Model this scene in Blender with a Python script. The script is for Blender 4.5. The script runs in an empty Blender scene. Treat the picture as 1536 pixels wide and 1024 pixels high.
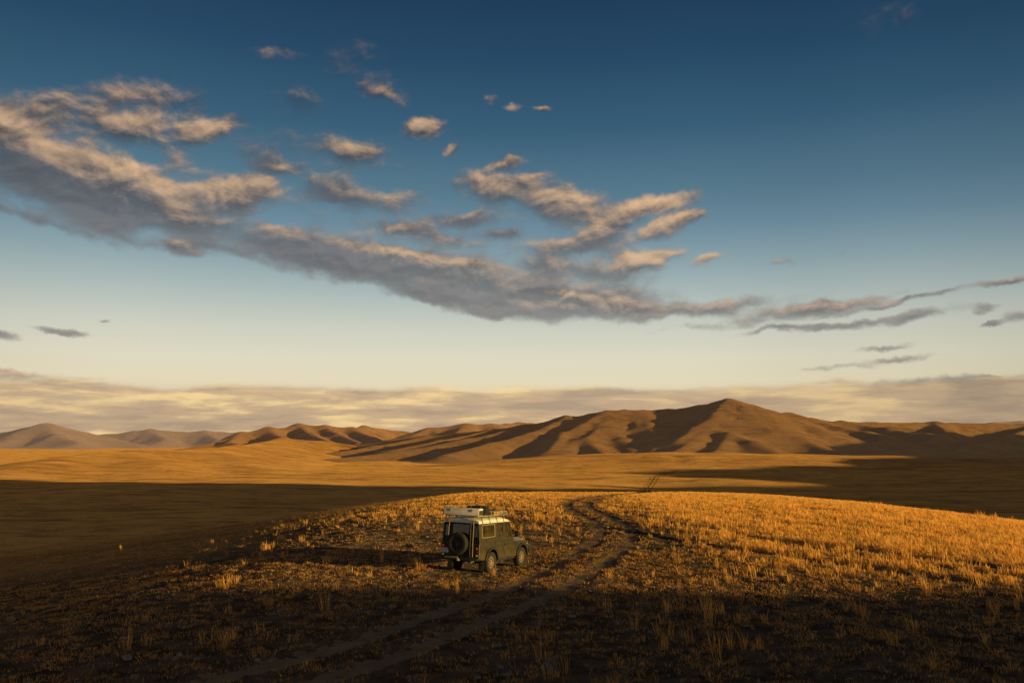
import bpy, bmesh, math, random
import numpy as np
from mathutils import Vector, Matrix

random.seed(7)
RNG = np.random.default_rng(11)
scene = bpy.context.scene
COL = scene.collection
R = math.radians

# ------------------------------------------------------------------ calibration of the view
FPX, CXP, CYP, HZP = 1195.0, 768.0, 512.0, 662.0
PITCH = math.atan((HZP - CYP) / FPX)
CAM = (0.0, 0.0, 5.007)


def ray(px, py):
    """direction of a sight line, scaled so that its forward (y) part is 1"""
    u, v = (px - CXP) / FPX, (CYP - py) / FPX
    y = math.cos(PITCH) - v * math.sin(PITCH)
    z = math.sin(PITCH) + v * math.cos(PITCH)
    return u / y, 1.0, z / y


def at(px, py, dist):
    d = ray(px, py)
    return (d[0] * dist, dist, CAM[2] + d[2] * dist)


# ------------------------------------------------------------------ sun
SUN_EL = R(6.0)
SX, SY = 0.883, -0.469                       # horizontal direction towards the sun
TANE = math.tan(SUN_EL)

# ------------------------------------------------------------------ numpy noise


def _hash(ix, iy, seed):
    h = (ix.astype(np.int64) * 374761393 + iy.astype(np.int64) * 668265263 + seed * 1442695041) & 0xFFFFFFFF
    h = ((h ^ (h >> 13)) * 1274126177) & 0xFFFFFFFF
    h = h ^ (h >> 16)
    return h


def gnoise(x, y, seed=0):
    x = np.asarray(x, float); y = np.asarray(y, float)
    ix = np.floor(x); iy = np.floor(y); fx = x - ix; fy = y - iy
    u = fx * fx * fx * (fx * (fx * 6 - 15) + 10); v = fy * fy * fy * (fy * (fy * 6 - 15) + 10)

    def g(dx, dy):
        a = _hash(ix + dx, iy + dy, seed) / 4294967296.0 * 6.2831853
        return np.cos(a) * (fx - dx) + np.sin(a) * (fy - dy)
    n0 = g(0, 0) * (1 - u) + g(1, 0) * u
    n1 = g(0, 1) * (1 - u) + g(1, 1) * u
    return (n0 * (1 - v) + n1 * v) * 1.5


def fbm(x, y, octs=4, seed=0, gain=0.5):
    a, s, n = 1.0, 0.0, 0.0
    for i in range(octs):
        s = s + a * gnoise(x, y, seed + i * 17); n += a
        a *= gain; x = x * 2.03 + 5.1; y = y * 2.03 - 3.7
    return s / n


def sstep(a, b, x):
    t = np.clip((x - a) / (b - a), 0, 1)
    return t * t * (3 - 2 * t)


def smax(a, b, k):
    m = np.maximum(a, b)
    return m + k * np.log(np.exp((a - m) / k) + np.exp((b - m) / k))


# ------------------------------------------------------------------ object helpers
def tag(o, label=None, cat=None, group=None, kind=None):
    if label: o['label'] = label
    if cat: o['category'] = cat
    if group: o['group'] = group
    if kind: o['kind'] = kind
    return o


def mesh_np(name, co, faces, mat, smooth=True, attrs=None):
    """one mesh object from numpy coordinates and a quad / tri face array"""
    me = bpy.data.meshes.new(name)
    co = np.asarray(co, np.float32); faces = np.asarray(faces, np.int32)
    n = faces.shape[1]
    me.vertices.add(len(co)); me.vertices.foreach_set('co', co.ravel())
    me.loops.add(faces.size); me.loops.foreach_set('vertex_index', faces.ravel())
    me.polygons.add(len(faces))
    me.polygons.foreach_set('loop_start', np.arange(len(faces), dtype=np.int32) * n)
    me.polygons.foreach_set('use_smooth', np.full(len(faces), smooth))
    for k, v in (attrs or {}).items():
        a = me.attributes.new(k, 'FLOAT', 'POINT'); a.data.foreach_set('value', np.asarray(v, np.float32).ravel())
    me.update(calc_edges=True)
    me.materials.append(mat)
    o = bpy.data.objects.new(name, me); COL.objects.link(o)
    return o


def grid_faces(nr, nc):
    i = np.arange(nr * nc).reshape(nr, nc)
    return np.stack([i[:-1, :-1], i[:-1, 1:], i[1:, 1:], i[1:, :-1]], -1).reshape(-1, 4)


# ------------------------------------------------------------------ node helpers
class NT:
    def __init__(self, tree):
        self.t = tree; self.n = tree.nodes; self.l = tree.links

    def new(self, typ, **kw):
        nd = self.n.new(typ)
        for k, v in kw.items(): setattr(nd, k, v)
        return nd

    def put(self, sock, v):
        if isinstance(v, bpy.types.NodeSocket): self.l.new(v, sock)
        elif v is not None:
            if isinstance(v, (tuple, list)) and sock.type == 'RGBA' and len(v) == 3: v = (*v, 1)
            sock.default_value = v

    def math(self, op, a, b=None, c=None, clamp=False):
        nd = self.new('ShaderNodeMath', operation=op, use_clamp=clamp)
        for s, v in zip(nd.inputs, (a, b, c)): self.put(s, v)
        return nd.outputs[0]

    def vmath(self, op, a, b=None, scale=None):
        nd = self.new('ShaderNodeVectorMath', operation=op)
        self.put(nd.inputs[0], a)
        if b is not None: self.put(nd.inputs[1], b)
        if scale is not None: self.put(nd.inputs['Scale'], scale)
        return nd.outputs['Value'] if op in ('LENGTH', 'DOT_PRODUCT', 'DISTANCE') else nd.outputs[0]

    def mix(self, f, a, b, blend='MIX'):
        nd = self.new('ShaderNodeMix', data_type='RGBA', blend_type=blend)
        nd.clamp_factor = True
        self.put(nd.inputs[0], f); self.put(nd.inputs[6], a); self.put(nd.inputs[7], b)
        return nd.outputs[2]

    def noise(self, vec, scale, detail=4, rough=0.5, dist=0.0, dim='3D', lac=2.0):
        nd = self.new('ShaderNodeTexNoise', noise_dimensions=dim)
        self.put(nd.inputs['Vector'], vec); self.put(nd.inputs['Scale'], scale)
        nd.inputs['Detail'].default_value = detail; nd.inputs['Roughness'].default_value = rough
        nd.inputs['Distortion'].default_value = dist; nd.inputs['Lacunarity'].default_value = lac
        return nd

    def mapr(self, v, a, b, c=0.0, d=1.0, smooth=True):
        nd = self.new('ShaderNodeMapRange', interpolation_type='SMOOTHSTEP' if smooth else 'LINEAR')
        self.put(nd.inputs[0], v)
        for i, x in zip((1, 2, 3, 4), (a, b, c, d)): self.put(nd.inputs[i], x)
        return nd.outputs[0]

    def ramp(self, f, stops, interp='LINEAR'):
        nd = self.new('ShaderNodeValToRGB'); cr = nd.color_ramp; cr.interpolation = interp
        while len(cr.elements) < len(stops): cr.elements.new(0.5)
        for e, (p, c) in zip(cr.elements, stops):
            e.position = p; e.color = (*c, 1) if len(c) == 3 else c
        self.put(nd.inputs[0], f)
        return nd.outputs[0]

    def attr(self, name):
        return self.new('ShaderNodeAttribute', attribute_name=name)

    def mapping(self, vec, loc=(0, 0, 0), rot=(0, 0, 0), scale=(1, 1, 1), typ='POINT'):
        nd = self.new('ShaderNodeMapping', vector_type=typ)
        self.put(nd.inputs[0], vec)
        nd.inputs['Location'].default_value = loc; nd.inputs['Rotation'].default_value = rot
        nd.inputs['Scale'].default_value = scale
        return nd.outputs[0]


def srgb(r, g, b):
    f = lambda c: c / 12.92 if c <= 0.04045 else ((c + 0.055) / 1.055) ** 2.4
    return tuple(f(c / 255.0) for c in (r, g, b))


def material(name):
    m = bpy.data.materials.new(name); m.use_nodes = True
    m.node_tree.nodes.clear()
    t = NT(m.node_tree)
    out = t.new('ShaderNodeOutputMaterial')
    return m, t, out


def simple_mat(name, color, rough=0.6, metal=0.0, var=0.12, scale=6.0, dirt=None, spec=0.5, bump=0.0):
    """painted / rubber / metal surface with mottled tone and dust"""
    m, t, out = material(name)
    p = t.new('ShaderNodeBsdfPrincipled')
    tc = t.new('ShaderNodeTexCoord').outputs['Object']
    n1 = t.noise(tc, scale, 5, 0.6).outputs['Fac']
    lo = tuple(c * (1 - var) for c in color); hi = tuple(min(1, c * (1 + var)) for c in color)
    col = t.mix(t.mapr(n1, 0.3, 0.7), lo, hi)
    if dirt:
        dcol, lim, amt = dirt
        z = t.new('ShaderNodeSeparateXYZ'); t.put(z.inputs[0], tc)
        low = t.mapr(z.outputs[2], lim[0], lim[1], 1.0, 0.0)
        n2 = t.noise(tc, 3.5, 6, 0.65).outputs['Fac']
        f = t.math('MULTIPLY', t.math('ADD', t.math('MULTIPLY', low, 0.9), 0.12), t.mapr(n2, 0.25, 0.7), clamp=True)
        col = t.mix(t.math('MULTIPLY', f, amt), col, dcol)
    t.put(p.inputs['Base Color'], col)
    p.inputs['Metallic'].default_value = metal
    t.put(p.inputs['Roughness'], t.mapr(n1, 0.3, 0.7, max(0, rough - 0.1), min(1, rough + 0.1)))
    p.inputs['Specular IOR Level'].default_value = spec
    if bump:
        b = t.new('ShaderNodeBump'); b.inputs['Strength'].default_value = bump; b.inputs['Distance'].default_value = 0.02
        t.put(b.inputs['Height'], t.noise(tc, scale * 4, 4, 0.6).outputs['Fac'])
        t.put(p.inputs['Normal'], b.outputs[0])
    t.l.new(p.outputs[0], out.inputs[0])
    return m

# ================================================================== WORLD: sky and clouds
def build_world():
    w = bpy.data.worlds.new("World"); scene.world = w; w.use_nodes = True
    w.node_tree.nodes.clear()
    t = NT(w.node_tree)
    out = t.new('ShaderNodeOutputWorld'); bg = t.new('ShaderNodeBackground')
    t.l.new(bg.outputs[0], out.inputs[0])
    d = t.new('ShaderNodeTexCoord').outputs['Generated']
    s = t.new('ShaderNodeSeparateXYZ'); t.put(s.inputs[0], d)
    az = t.math('ARCTAN2', s.outputs[0], s.outputs[1])
    el = t.math('ARCSINE', s.outputs[2])
    c = t.new('ShaderNodeCombineXYZ'); t.put(c.inputs[0], az); t.put(c.inputs[1], el)
    P = c.outputs[0]

    def ae(px, py):
        x, y, z = ray(px, py)
        return math.atan2(x, y), math.atan2(z, math.hypot(x, y))

    # ---- clear sky: measured elevation gradient, tied to a physical sky of the same sun
    def E(py): return max(0.0, (ae(768, py)[1] + 0.02) / 1.6)
    stops = [(E(690), (156, 120, 86)), (E(650), (196, 164, 126)), (E(610), (224, 200, 160)), (E(575), (234, 221, 188)), (E(540), (228, 222, 198)),
             (E(500), (212, 213, 197)), (E(450), (180, 193, 189)), (E(400), (145, 169, 176)), (E(350), (113, 144, 161)),
             (E(300), (91, 126, 145)), (E(200), (57, 96, 122)), (E(100), (39, 75, 104)), (E(10), (30, 62, 91)),
             (E(-160), (18, 38, 60)), (0.62, (16, 28, 44)), (1.0, (14, 22, 34))]
    sky = t.ramp(t.math('DIVIDE', t.math('ADD', el, 0.02), 1.6), [(p, srgb(*col)) for p, col in stops])
    # the side towards the right and far left is deeper, the dusk side behind is dark
    adev = t.math('ABSOLUTE', t.math('ADD', az, 0.12))
    side = t.ramp(t.math('DIVIDE', adev, math.pi), [(0.0, (1.0, 1.0, 1.0)), (0.10, (0.98, 0.985, 0.99)), (0.17, (0.87, 0.885, 0.90)), (0.24, (0.70, 0.735, 0.765)),
                                                   (0.45, (0.78, 0.74, 0.70)), (1.0, (0.72, 0.66, 0.60))], 'EASE')
    hi = t.mapr(el, 0.0, 0.25)
    side = t.mix(t.math('ADD', t.math('MULTIPLY', hi, 0.35), 0.65), (1, 1, 1), side)
    sky = t.mix(1.0, sky, side, 'MULTIPLY')
    nis = t.new('ShaderNodeTexSky', sky_type='NISHITA')
    nis.sun_disc = False; nis.sun_elevation = SUN_EL; nis.sun_rotation = math.atan2(SX, SY)
    nis.altitude = 1200; nis.air_density = 1.0; nis.dust_density = 1.2
    nsc = t.vmath('SCALE', nis.outputs[0], scale=0.06)
    sky = t.mix(0.07, sky, nsc)
    # dusk glow of the low sky around the sun, behind the right shoulder
    ca = t.vmath('DOT_PRODUCT', d, (SX * math.cos(SUN_EL), SY * math.cos(SUN_EL), math.sin(SUN_EL)))
    gl = t.math('POWER', t.math('MAXIMUM', ca, 0.0), 5.0)
    gl = t.math('MULTIPLY', gl, t.mapr(el, 0.0, 0.9, 1.0, 0.0))
    sky = t.mix(1.0, sky, t.vmath('SCALE', t.new('ShaderNodeRGB').outputs[0], scale=gl), 'ADD')

    for nd in t.n:
        if nd.type == 'RGB': nd.outputs[0].default_value = (0.75, 0.38, 0.15, 1)

    # ---- clouds: px, py, half width, half height, tilt (deg, + = right end up), weight, light bias
    blobs = [
        (480, 230, 430, 150, -8, .12, -.3), (850, 330, 280, 110, 0, .13, -.2), (1200, 440, 280, 50, 3, .14, -.2), (150, 190, 220, 90, 0, .14, -.2), (560, 340, 160, 40, -6, .16, -.2), (640, 370, 200, 40, -6, .20, -.2),
        (20, 165, 90, 22, 4, .42, .0), (110, 172, 110, 38, 6, .50, .1), (205, 148, 100, 32, 8, .52, .25), (240, 187, 100, 30, 10, .56, .25), (318, 190, 52, 17, 14, .70, .45), (275, 238, 52, 22, -16, .58, .3), (185, 190, 60, 24, 0, .45, .1),
        (40, 325, 210, 13, -11, .62, -.5), (190, 352, 130, 10, -10, .55, -.4), (330, 372, 70, 7, -8, .5, -.3),
        (70, 262, 260, 54, -13, 1.0, -.75), (190, 305, 150, 40, -14, .95, -.6), (60, 220, 250, 32, -15, 1.0, .42), (205, 264, 130, 32, -19, 1.0, .40), (268, 326, 50, 26, -22, .95, .2), (60, 278, 200, 32, -11, .95, -.95),
        (362, 290, 92, 30, 0, 1.0, .35), (350, 312, 54, 16, 0, .85, -.35),
        (470, 205, 90, 40, 0, .30, -.2), (535, 232, 70, 28, -5, .80, .1), (505, 285, 64, 28, -8, .78, -.25), (635, 190, 36, 17, 8, .85, .5), (676, 224, 17, 11, 28, .68, .6),
        (545, 100, 64, 38, 0, .36, -.1), (578, 140, 48, 16, -8, .52, .2), (410, 88, 46, 11, 4, .52, .3), (445, 150, 46, 26, 0, .36, -.3), (420, 252, 46, 14, 0, .56, .2), (385, 225, 50, 24, 0, .36, -.2),
        (742, 283, 66, 26, -6, .80, .15), (690, 325, 52, 13, 8, .72, -.3), (600, 340, 48, 11, 2, .74, .2), (600, 297, 46, 20, 0, .55, .1), (552, 328, 44, 12, 0, .52, .0),
        (770, 164, 18, 10, 10, .62, .4), (812, 161, 21, 7, 0, .58, .4), (738, 152, 16, 8, 0, .5, .2), (757, 252, 38, 9, 10, .66, .4), (760, 348, 56, 12, 0, .62, -.2), (660, 357, 66, 11, -6, .55, .0), (800, 270, 30, 10, 10, .5, .3),
        (850, 370, 90, 22, 0, .72, -.1), (820, 400, 90, 20, -4, .80, -.3), (900, 410, 90, 24, -2, .85, -.35), (930, 440, 90, 18, -4, .8, -.35),
        (855, 310, 76, 32, -8, .80, .25), (895, 352, 60, 18, 22, .88, -.35), (930, 330, 100, 24, 20, .95, .1), (985, 308, 60, 17, 12, .98, .6), (992, 345, 66, 16, 14, .92, .25), (1015, 330, 46, 13, 14, .9, .55), (965, 387, 72, 16, 3, .98, .55), (1064, 391, 38, 12, 8, .92, .45),
        (270, 370, 52, 14, -6, .86, -.05), (520, 400, 180, 14, -12, .80, -.4), (430, 374, 165, 30, -9, 1.0, -.45), (420, 352, 54, 13, -6, .92, .3), (590, 396, 205, 38, -10, 1.0, -.55), (700, 425, 195, 34, -9, 1.0, -.6), (640, 388, 160, 10, -9, .8, .3),
        (600, 432, 100, 13, -14, .6, -.5), (700, 456, 130, 16, -9, .75, -.5), (790, 446, 185, 32, -5, 1.0, -.6), (860, 464, 160, 16, -2, .95, -.4), (880, 446, 110, 9, -6, .8, .25), (965, 464, 110, 14, -2, .88, -.1),
        (1075, 465, 120, 12, 5, .78, -.1), (1190, 470, 130, 15, 8, .94, -.2), (1255, 455, 100, 10, 7, .88, .2), (1375, 474, 86, 12, 10, .98, -.45), (1280, 485, 100, 7, 7, .84, -.4), (1180, 495, 90, 6, 4, .80, -.4), (1345, 450, 110, 6, 9, .76, -.1),
        (1480, 457, 26, 9, 6, .92, -.5), (1540, 472, 42, 12, 0, .95, -.5), (1487, 482, 20, 5, 0, .78, -.5), (1510, 419, 62, 7, 9, .82, .0), (1170, 397, 26, 8, 8, .46, .3), (1255, 376, 18, 7, 20, .42, .3),
        (1325, 523, 52, 7, 4, .84, -.4), (1350, 540, 62, 7, 3, .78, -.4), (1240, 556, 80, 6, 2, .60, -.2), (1030, 492, 60, 7, 2, .56, -.2),
        (95, 494, 56, 6, -3, .90, -.5), (0, 505, 36, 9, -4, .92, -.5), (158, 474, 14, 3, 0, .5, -.4), (20, 562, 66, 8, 0, .95, .4),
        (1450, 568, 200, 11, 4, 1.0, -.6), (1400, 582, 220, 9, 3, .95, -.5), (1480, 598, 150, 7, 2, .9, -.5), (1390, 28, 120, 40, 0, .26, -.1), (1320, 20, 60, 30, 0, .28, .0),
    ]
    wv = t.vmath('SCALE', t.vmath('SUBTRACT', t.noise(P, 11.0, 5, 0.62).outputs['Color'], (0.5, 0.5, 0.5)), scale=0.040)
    pw = t.vmath('ADD', P, wv)
    sp = t.new('ShaderNodeSeparateXYZ'); t.put(sp.inputs[0], pw)
    acc, lum = 0.0, 0.0
    for px, py, rx, ry, tilt, wt, bias in blobs:
        if 0.30 < wt < 0.9: wt = min(0.92, wt * 1.17)
        a0, e0 = ae(px, py)
        ax, _ = ae(px + 1, py); _, ey = ae(px, py - 1)
        kx, ky = ax - a0, ey - e0
        cc = t.new('ShaderNodeCombineXYZ'); t.put(cc.inputs[0], sp.outputs[0]); t.put(cc.inputs[1], sp.outputs[1]); t.put(cc.inputs[2], acc)  # one blob after the other
        m = t.mapping(cc.outputs[0], (a0, e0, 0), (0, 0, math.radians(tilt)), (rx * kx * 1.45, ry * ky * 1.5, 1e6), 'TEXTURE')
        v = t.mapr(t.vmath('LENGTH', m), 0.0, 1.0, wt, 0.0)
        ms = t.new('ShaderNodeSeparateXYZ'); t.put(ms.inputs[0], m)
        side_l = t.math('MULTIPLY_ADD', ms.outputs[1], 1.15, bias)
        wl = t.math('MULTIPLY', v, 1.4, clamp=True)
        lum = t.math('MULTIPLY_ADD', t.math('SUBTRACT', side_l, lum), wl, lum)
        acc = t.math('MULTIPLY_ADD', v, t.math('SUBTRACT', 1.0, acc), acc)
    st = t.mapping(P, (3.1, 0.7, 0), (0, 0, math.radians(-10)), (0.55, 1.0, 1))
    nz = t.noise(st, 26.0, 10, 0.60, 0.25)
    n1 = t.math('SUBTRACT', nz.outputs['Fac'], 0.5)
    up = t.noise(t.vmath('ADD', st, (0.003, 0.0065, 0)), 26.0, 6, 0.60, 0.25)
    relief = t.math('SUBTRACT', n1, t.math('SUBTRACT', up.outputs['Fac'], 0.5))
    D = t.math('ADD', acc, t.math('MULTIPLY', n1, t.math('MULTIPLY', t.mapr(acc, 0.0, 0.40, 0.0, 2.3, smooth=False), t.mapr(acc, 0.70, 1.0, 1.0, 0.32))))
    alpha = t.mapr(D, 0.13, t.mapr(lum, -0.4, 0.6, 1.12, 0.80))
    lit = t.mapr(t.math('ADD', t.math('ADD', lum, t.math('MULTIPLY', relief, 3.4)), t.math('MULTIPLY', n1, -0.9)), -0.40, 1.45)
    elr = t.math('DIVIDE', el, 0.6)
    warm = t.ramp(elr, [(0.0, srgb(226, 190, 146)), (0.25, srgb(214, 182, 152)), (0.45, srgb(232, 190, 144)), (0.70, srgb(222, 182, 146)), (0.85, srgb(150, 132, 128)), (1.0, srgb(96, 98, 112))])
    core = t.ramp(elr, [(0.0, srgb(160, 146, 132)), (0.20, srgb(130, 127, 125)), (0.40, srgb(106, 105, 108)), (0.62, srgb(58, 66, 77)), (1.0, srgb(44, 62, 90))])
    core = t.vmath('SCALE', core, scale=t.mapr(t.math('ADD', n1, t.math('MULTIPLY', relief, 1.5)), -0.16, 0.16, 0.84, 1.20, smooth=False))
    ccol = t.mix(lit, core, warm)
    ccol = t.mix(1.0, ccol, t.mix(0.45, (1, 1, 1), side), 'MULTIPLY')
    cloudy = t.mix(t.math('MULTIPLY', alpha, 0.94), sky, ccol)

    # ---- low bank of stratus above the horizon, all the way round
    def bank(base):
        b1 = t.noise(t.mapping(P, (0, 0, 0), (0, 0, 0), (1.0, 3.0, 1)), 6.0, 8, 0.60).outputs['Fac']
        top = t.math('ADD', 0.0675, t.math('MULTIPLY', t.math('SUBTRACT', b1, 0.5), 0.046))
        below = t.math('SUBTRACT', top, el)
        f = t.math('MULTIPLY', t.mapr(below, -0.003, 0.007), 0.88)
        b2 = t.noise(t.mapping(P, (4, 1, 0), (0, 0, 0.02), (1.0, 7.0, 1)), 6.5, 8, 0.60, 0.15).outputs['Fac']
        edge = t.math('MULTIPLY', t.mapr(below, 0.0, 0.016, 1.0, 0.0), t.mapr(b1, 0.40, 0.62))
        blit = t.math('ADD', t.math('MULTIPLY', t.mapr(b2, 0.48, 0.64, 0, 0.9), t.mapr(az, 0.5, -0.3, 0.65, 1.0)), t.math('MULTIPLY', edge, 0.8), clamp=True)
        c = t.mix(blit, srgb(192, 164, 132), srgb(250, 216, 152))
        c = t.mix(t.mapr(b2, 0.49, 0.37, 0, 0.8), c, srgb(164, 142, 122))
        c = t.mix(1.0, c, side, 'MULTIPLY')
        return t.mix(f, base, c)
    cloudy = bank(cloudy)
    t.put(bg.inputs[0], cloudy)
    bg2 = t.new('ShaderNodeBackground'); t.put(bg2.inputs[0], sky)
    fr = t.math('MULTIPLY', t.math('LESS_THAN', t.math('ABSOLUTE', az), 0.80), t.math('MULTIPLY', t.math('GREATER_THAN', el, -0.03), t.math('LESS_THAN', el, 0.66)))
    ms_ = t.new('ShaderNodeMixShader'); t.put(ms_.inputs[0], fr)
    t.l.new(bg2.outputs[0], ms_.inputs[1]); t.l.new(bg.outputs[0], ms_.inputs[2]); t.l.new(ms_.outputs[0], out.inputs[0])
    w.cycles.sampling_method = 'NONE'


build_world()

# ================================================================== sun and camera
sd = bpy.data.lights.new('sun', 'SUN'); sd.energy = 5.0; sd.angle = R(0.55); sd.color = (1.0, 0.71, 0.24)
so = bpy.data.objects.new('sun', sd); COL.objects.link(so)
so.rotation_euler = Vector((-SX * math.cos(SUN_EL), -SY * math.cos(SUN_EL), -math.sin(SUN_EL))).to_track_quat('-Z', 'Y').to_euler()
so.location = (60, -40, 30)

cd = bpy.data.cameras.new('camera'); co = bpy.data.objects.new('camera', cd); COL.objects.link(co)
cd.sensor_fit = 'HORIZONTAL'; cd.sensor_width = 36.0; cd.lens = 36.0 * FPX / 1536.0
cd.clip_start = 0.1; cd.clip_end = 60000
co.location = CAM; co.rotation_euler = (math.pi / 2 + PITCH, 0, 0)
scene.camera = co
scene.view_settings.view_transform = 'Standard'; scene.view_settings.look = 'None'; scene.view_settings.exposure = 0
scene.cycles.use_denoising = True
scene.cycles.adaptive_threshold = 0.015
scene.cycles.max_bounces = 4; scene.cycles.diffuse_bounces = 2; scene.cycles.transparent_max_bounces = 8

# ================================================================== LAND FORM
VALLEY = -26.0


def Qd(c, t, sm=0.3):
    t = np.maximum(0, t); tm = sm / (2 * c)
    return np.where(t < tm, c * t * t, c * tm * tm + sm * (t - tm))


def knoll(x, y):
    k = 0.08306 * (y - 30)
    d = -7.5 - x + 0.5 * k
    side = np.sqrt(np.maximum(d, 0) ** 2 + 9) - 3
    return -(Qd(0.00242, x - 16.13 - k) + Qd(0.00031, y - 29.62) + Qd(0.0009, -y - 60) + 0.13 * np.minimum(side, 150))


def valley(x, y):
    z = VALLEY + 2.2 * fbm(x / 260, y / 260, 3, 5) + 2.4 * fbm(x / 150 + 7, y / 105, 2, 15) * sstep(280, 450, y) + 1.1 * fbm(x / 75, y / 55, 3, 9)
    r = np.hypot(x, y)
    z = z - 6.0 * sstep(1500, 6000, r)
    t = SX * x + SY * y; w = -SY * x + SX * y
    # high ridge added out of view to the east, crest shaped to shade the valley
    A = np.interp(w, [-700, -300, 60, 110, 150, 190, 395, 440, 500, 620, 800, 900, 1010, 1120, 1300, 1500, 1700, 2100],
                  [50, 80, 46, 50, 84, 118, 120, 96, 60, 56, 76, 72, 64, 64, 76, 96, 105, 90])
    A = A + 15.0 * fbm(w / 80.0, w * 0 + 3.3, 4, 31)
    u = np.clip((t - 400 - 0.06 * np.maximum(w, 0)) / (270.0), -1, 1)
    z = z + A * (1 - u * u) ** 2 * sstep(-900, -650, w) * (1 - sstep(1900, 2300, w))
    return z


def shadow_hillock(x, y):
    """unseen rise added behind the right shoulder to cast the foreground shadow"""
    t = SX * x + SY * y; w = -SY * x + SX * y
    top = np.interp(w, [-80, -20, 2, 9, 14, 19, 24, 28, 33, 40, 60, 90], [7, 12.5, 12.2, 11.2, 10.1, 8.9, 7.5, 6.4, 5.6, 2.6, -8, -30])  # crest heights of the added rise, shaped for the shadow edge
    top = top + 0.80 * fbm(w / 6.0, w * 0 + 1.7, 3, 41)
    return top - 0.0065 * (t - 62) ** 2 - 0.10 * np.maximum(0, -w - 25)


# centre line of the dirt track: ground points (x, y)
TRACK = [(-13.5, 10.0), (-8.2, 14.0), (-4.4, 18.6), (-1.7, 23.2), (0.75, 28.0), (2.75, 33.2), (4.4, 38.8), (5.65, 44.5), (6.15, 50.5), (5.9, 57),
         (5.55, 64), (5.75, 71), (6.9, 79), (9.2, 88), (13, 99), (19, 115), (30, 150), (44, 210), (57, 300), (68, 400), (83, 500), (104, 600), (132, 720), (165, 830), (200, 930), (240, 1020)]


def catmull(pts, step):
    P = np.array(pts, float); out = []
    for i in range(len(P) - 1):
        p0 = P[max(i - 1, 0)]; p1 = P[i]; p2 = P[i + 1]; p3 = P[min(i + 2, len(P) - 1)]
        L = np.linalg.norm(p2 - p1); n = max(2, int(L / (step * (1 + 0.02 * np.hypot(*p1)))))
        t = np.linspace(0, 1, n, endpoint=False)[:, None]
        out.append(0.5 * ((2 * p1) + (p2 - p0) * t + (2 * p0 - 5 * p1 + 4 * p2 - p3) * t ** 2 + (3 * p1 - p0 - 3 * p2 + p3) * t ** 3))
    out.append(P[-1:])
    return np.concatenate(out)


TC = catmull(TRACK, 0.25)
FURROWS = [[(10.6, 50.5), (13.5, 42), (16.5, 37.5), (19.0, 34.0), (22.0, 30.5), (26, 25)],
           [(13.2, 41.0), (17.5, 33.0), (21.5, 27.5), (25, 22)],
           [(6.9, 46), (9.5, 40), (13, 34.5), (17.0, 29)]]
FC = [catmull(f, 0.25) for f in FURROWS]


def lateral(x, y, C):
    """signed distance to a curve (only evaluated where it can matter)"""
    sh = x.shape; x = x.ravel(); y = y.ravel(); d = np.full(x.shape, 1e3)
    T = np.gradient(C, axis=0); T /= np.linalg.norm(T, axis=1)[:, None]
    sel = np.where((x > C[:, 0].min() - 6) & (x < C[:, 0].max() + 6) & (y > C[:, 1].min() - 6) & (y < C[:, 1].max() + 6))[0]
    for s in np.array_split(sel, max(1, len(sel) // 4000)):
        if not len(s): continue
        dx = x[s, None] - C[None, :, 0]; dy = y[s, None] - C[None, :, 1]
        i = np.argmin(dx * dx + dy * dy, 1)
        r = np.arange(len(s)); ex = dx[r, i]; ey = dy[r, i]
        d[s] = (ex * T[i, 1] - ey * T[i, 0])
        far = np.hypot(ex, ey) > np.abs(d[s]) + 3
        d[s] = np.where(far, 1e3, d[s])
    return d.reshape(sh)


VEH = dict(x=-1.551, y=31.92, th=0.4609, roll=0.012, pit=-0.045)


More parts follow.
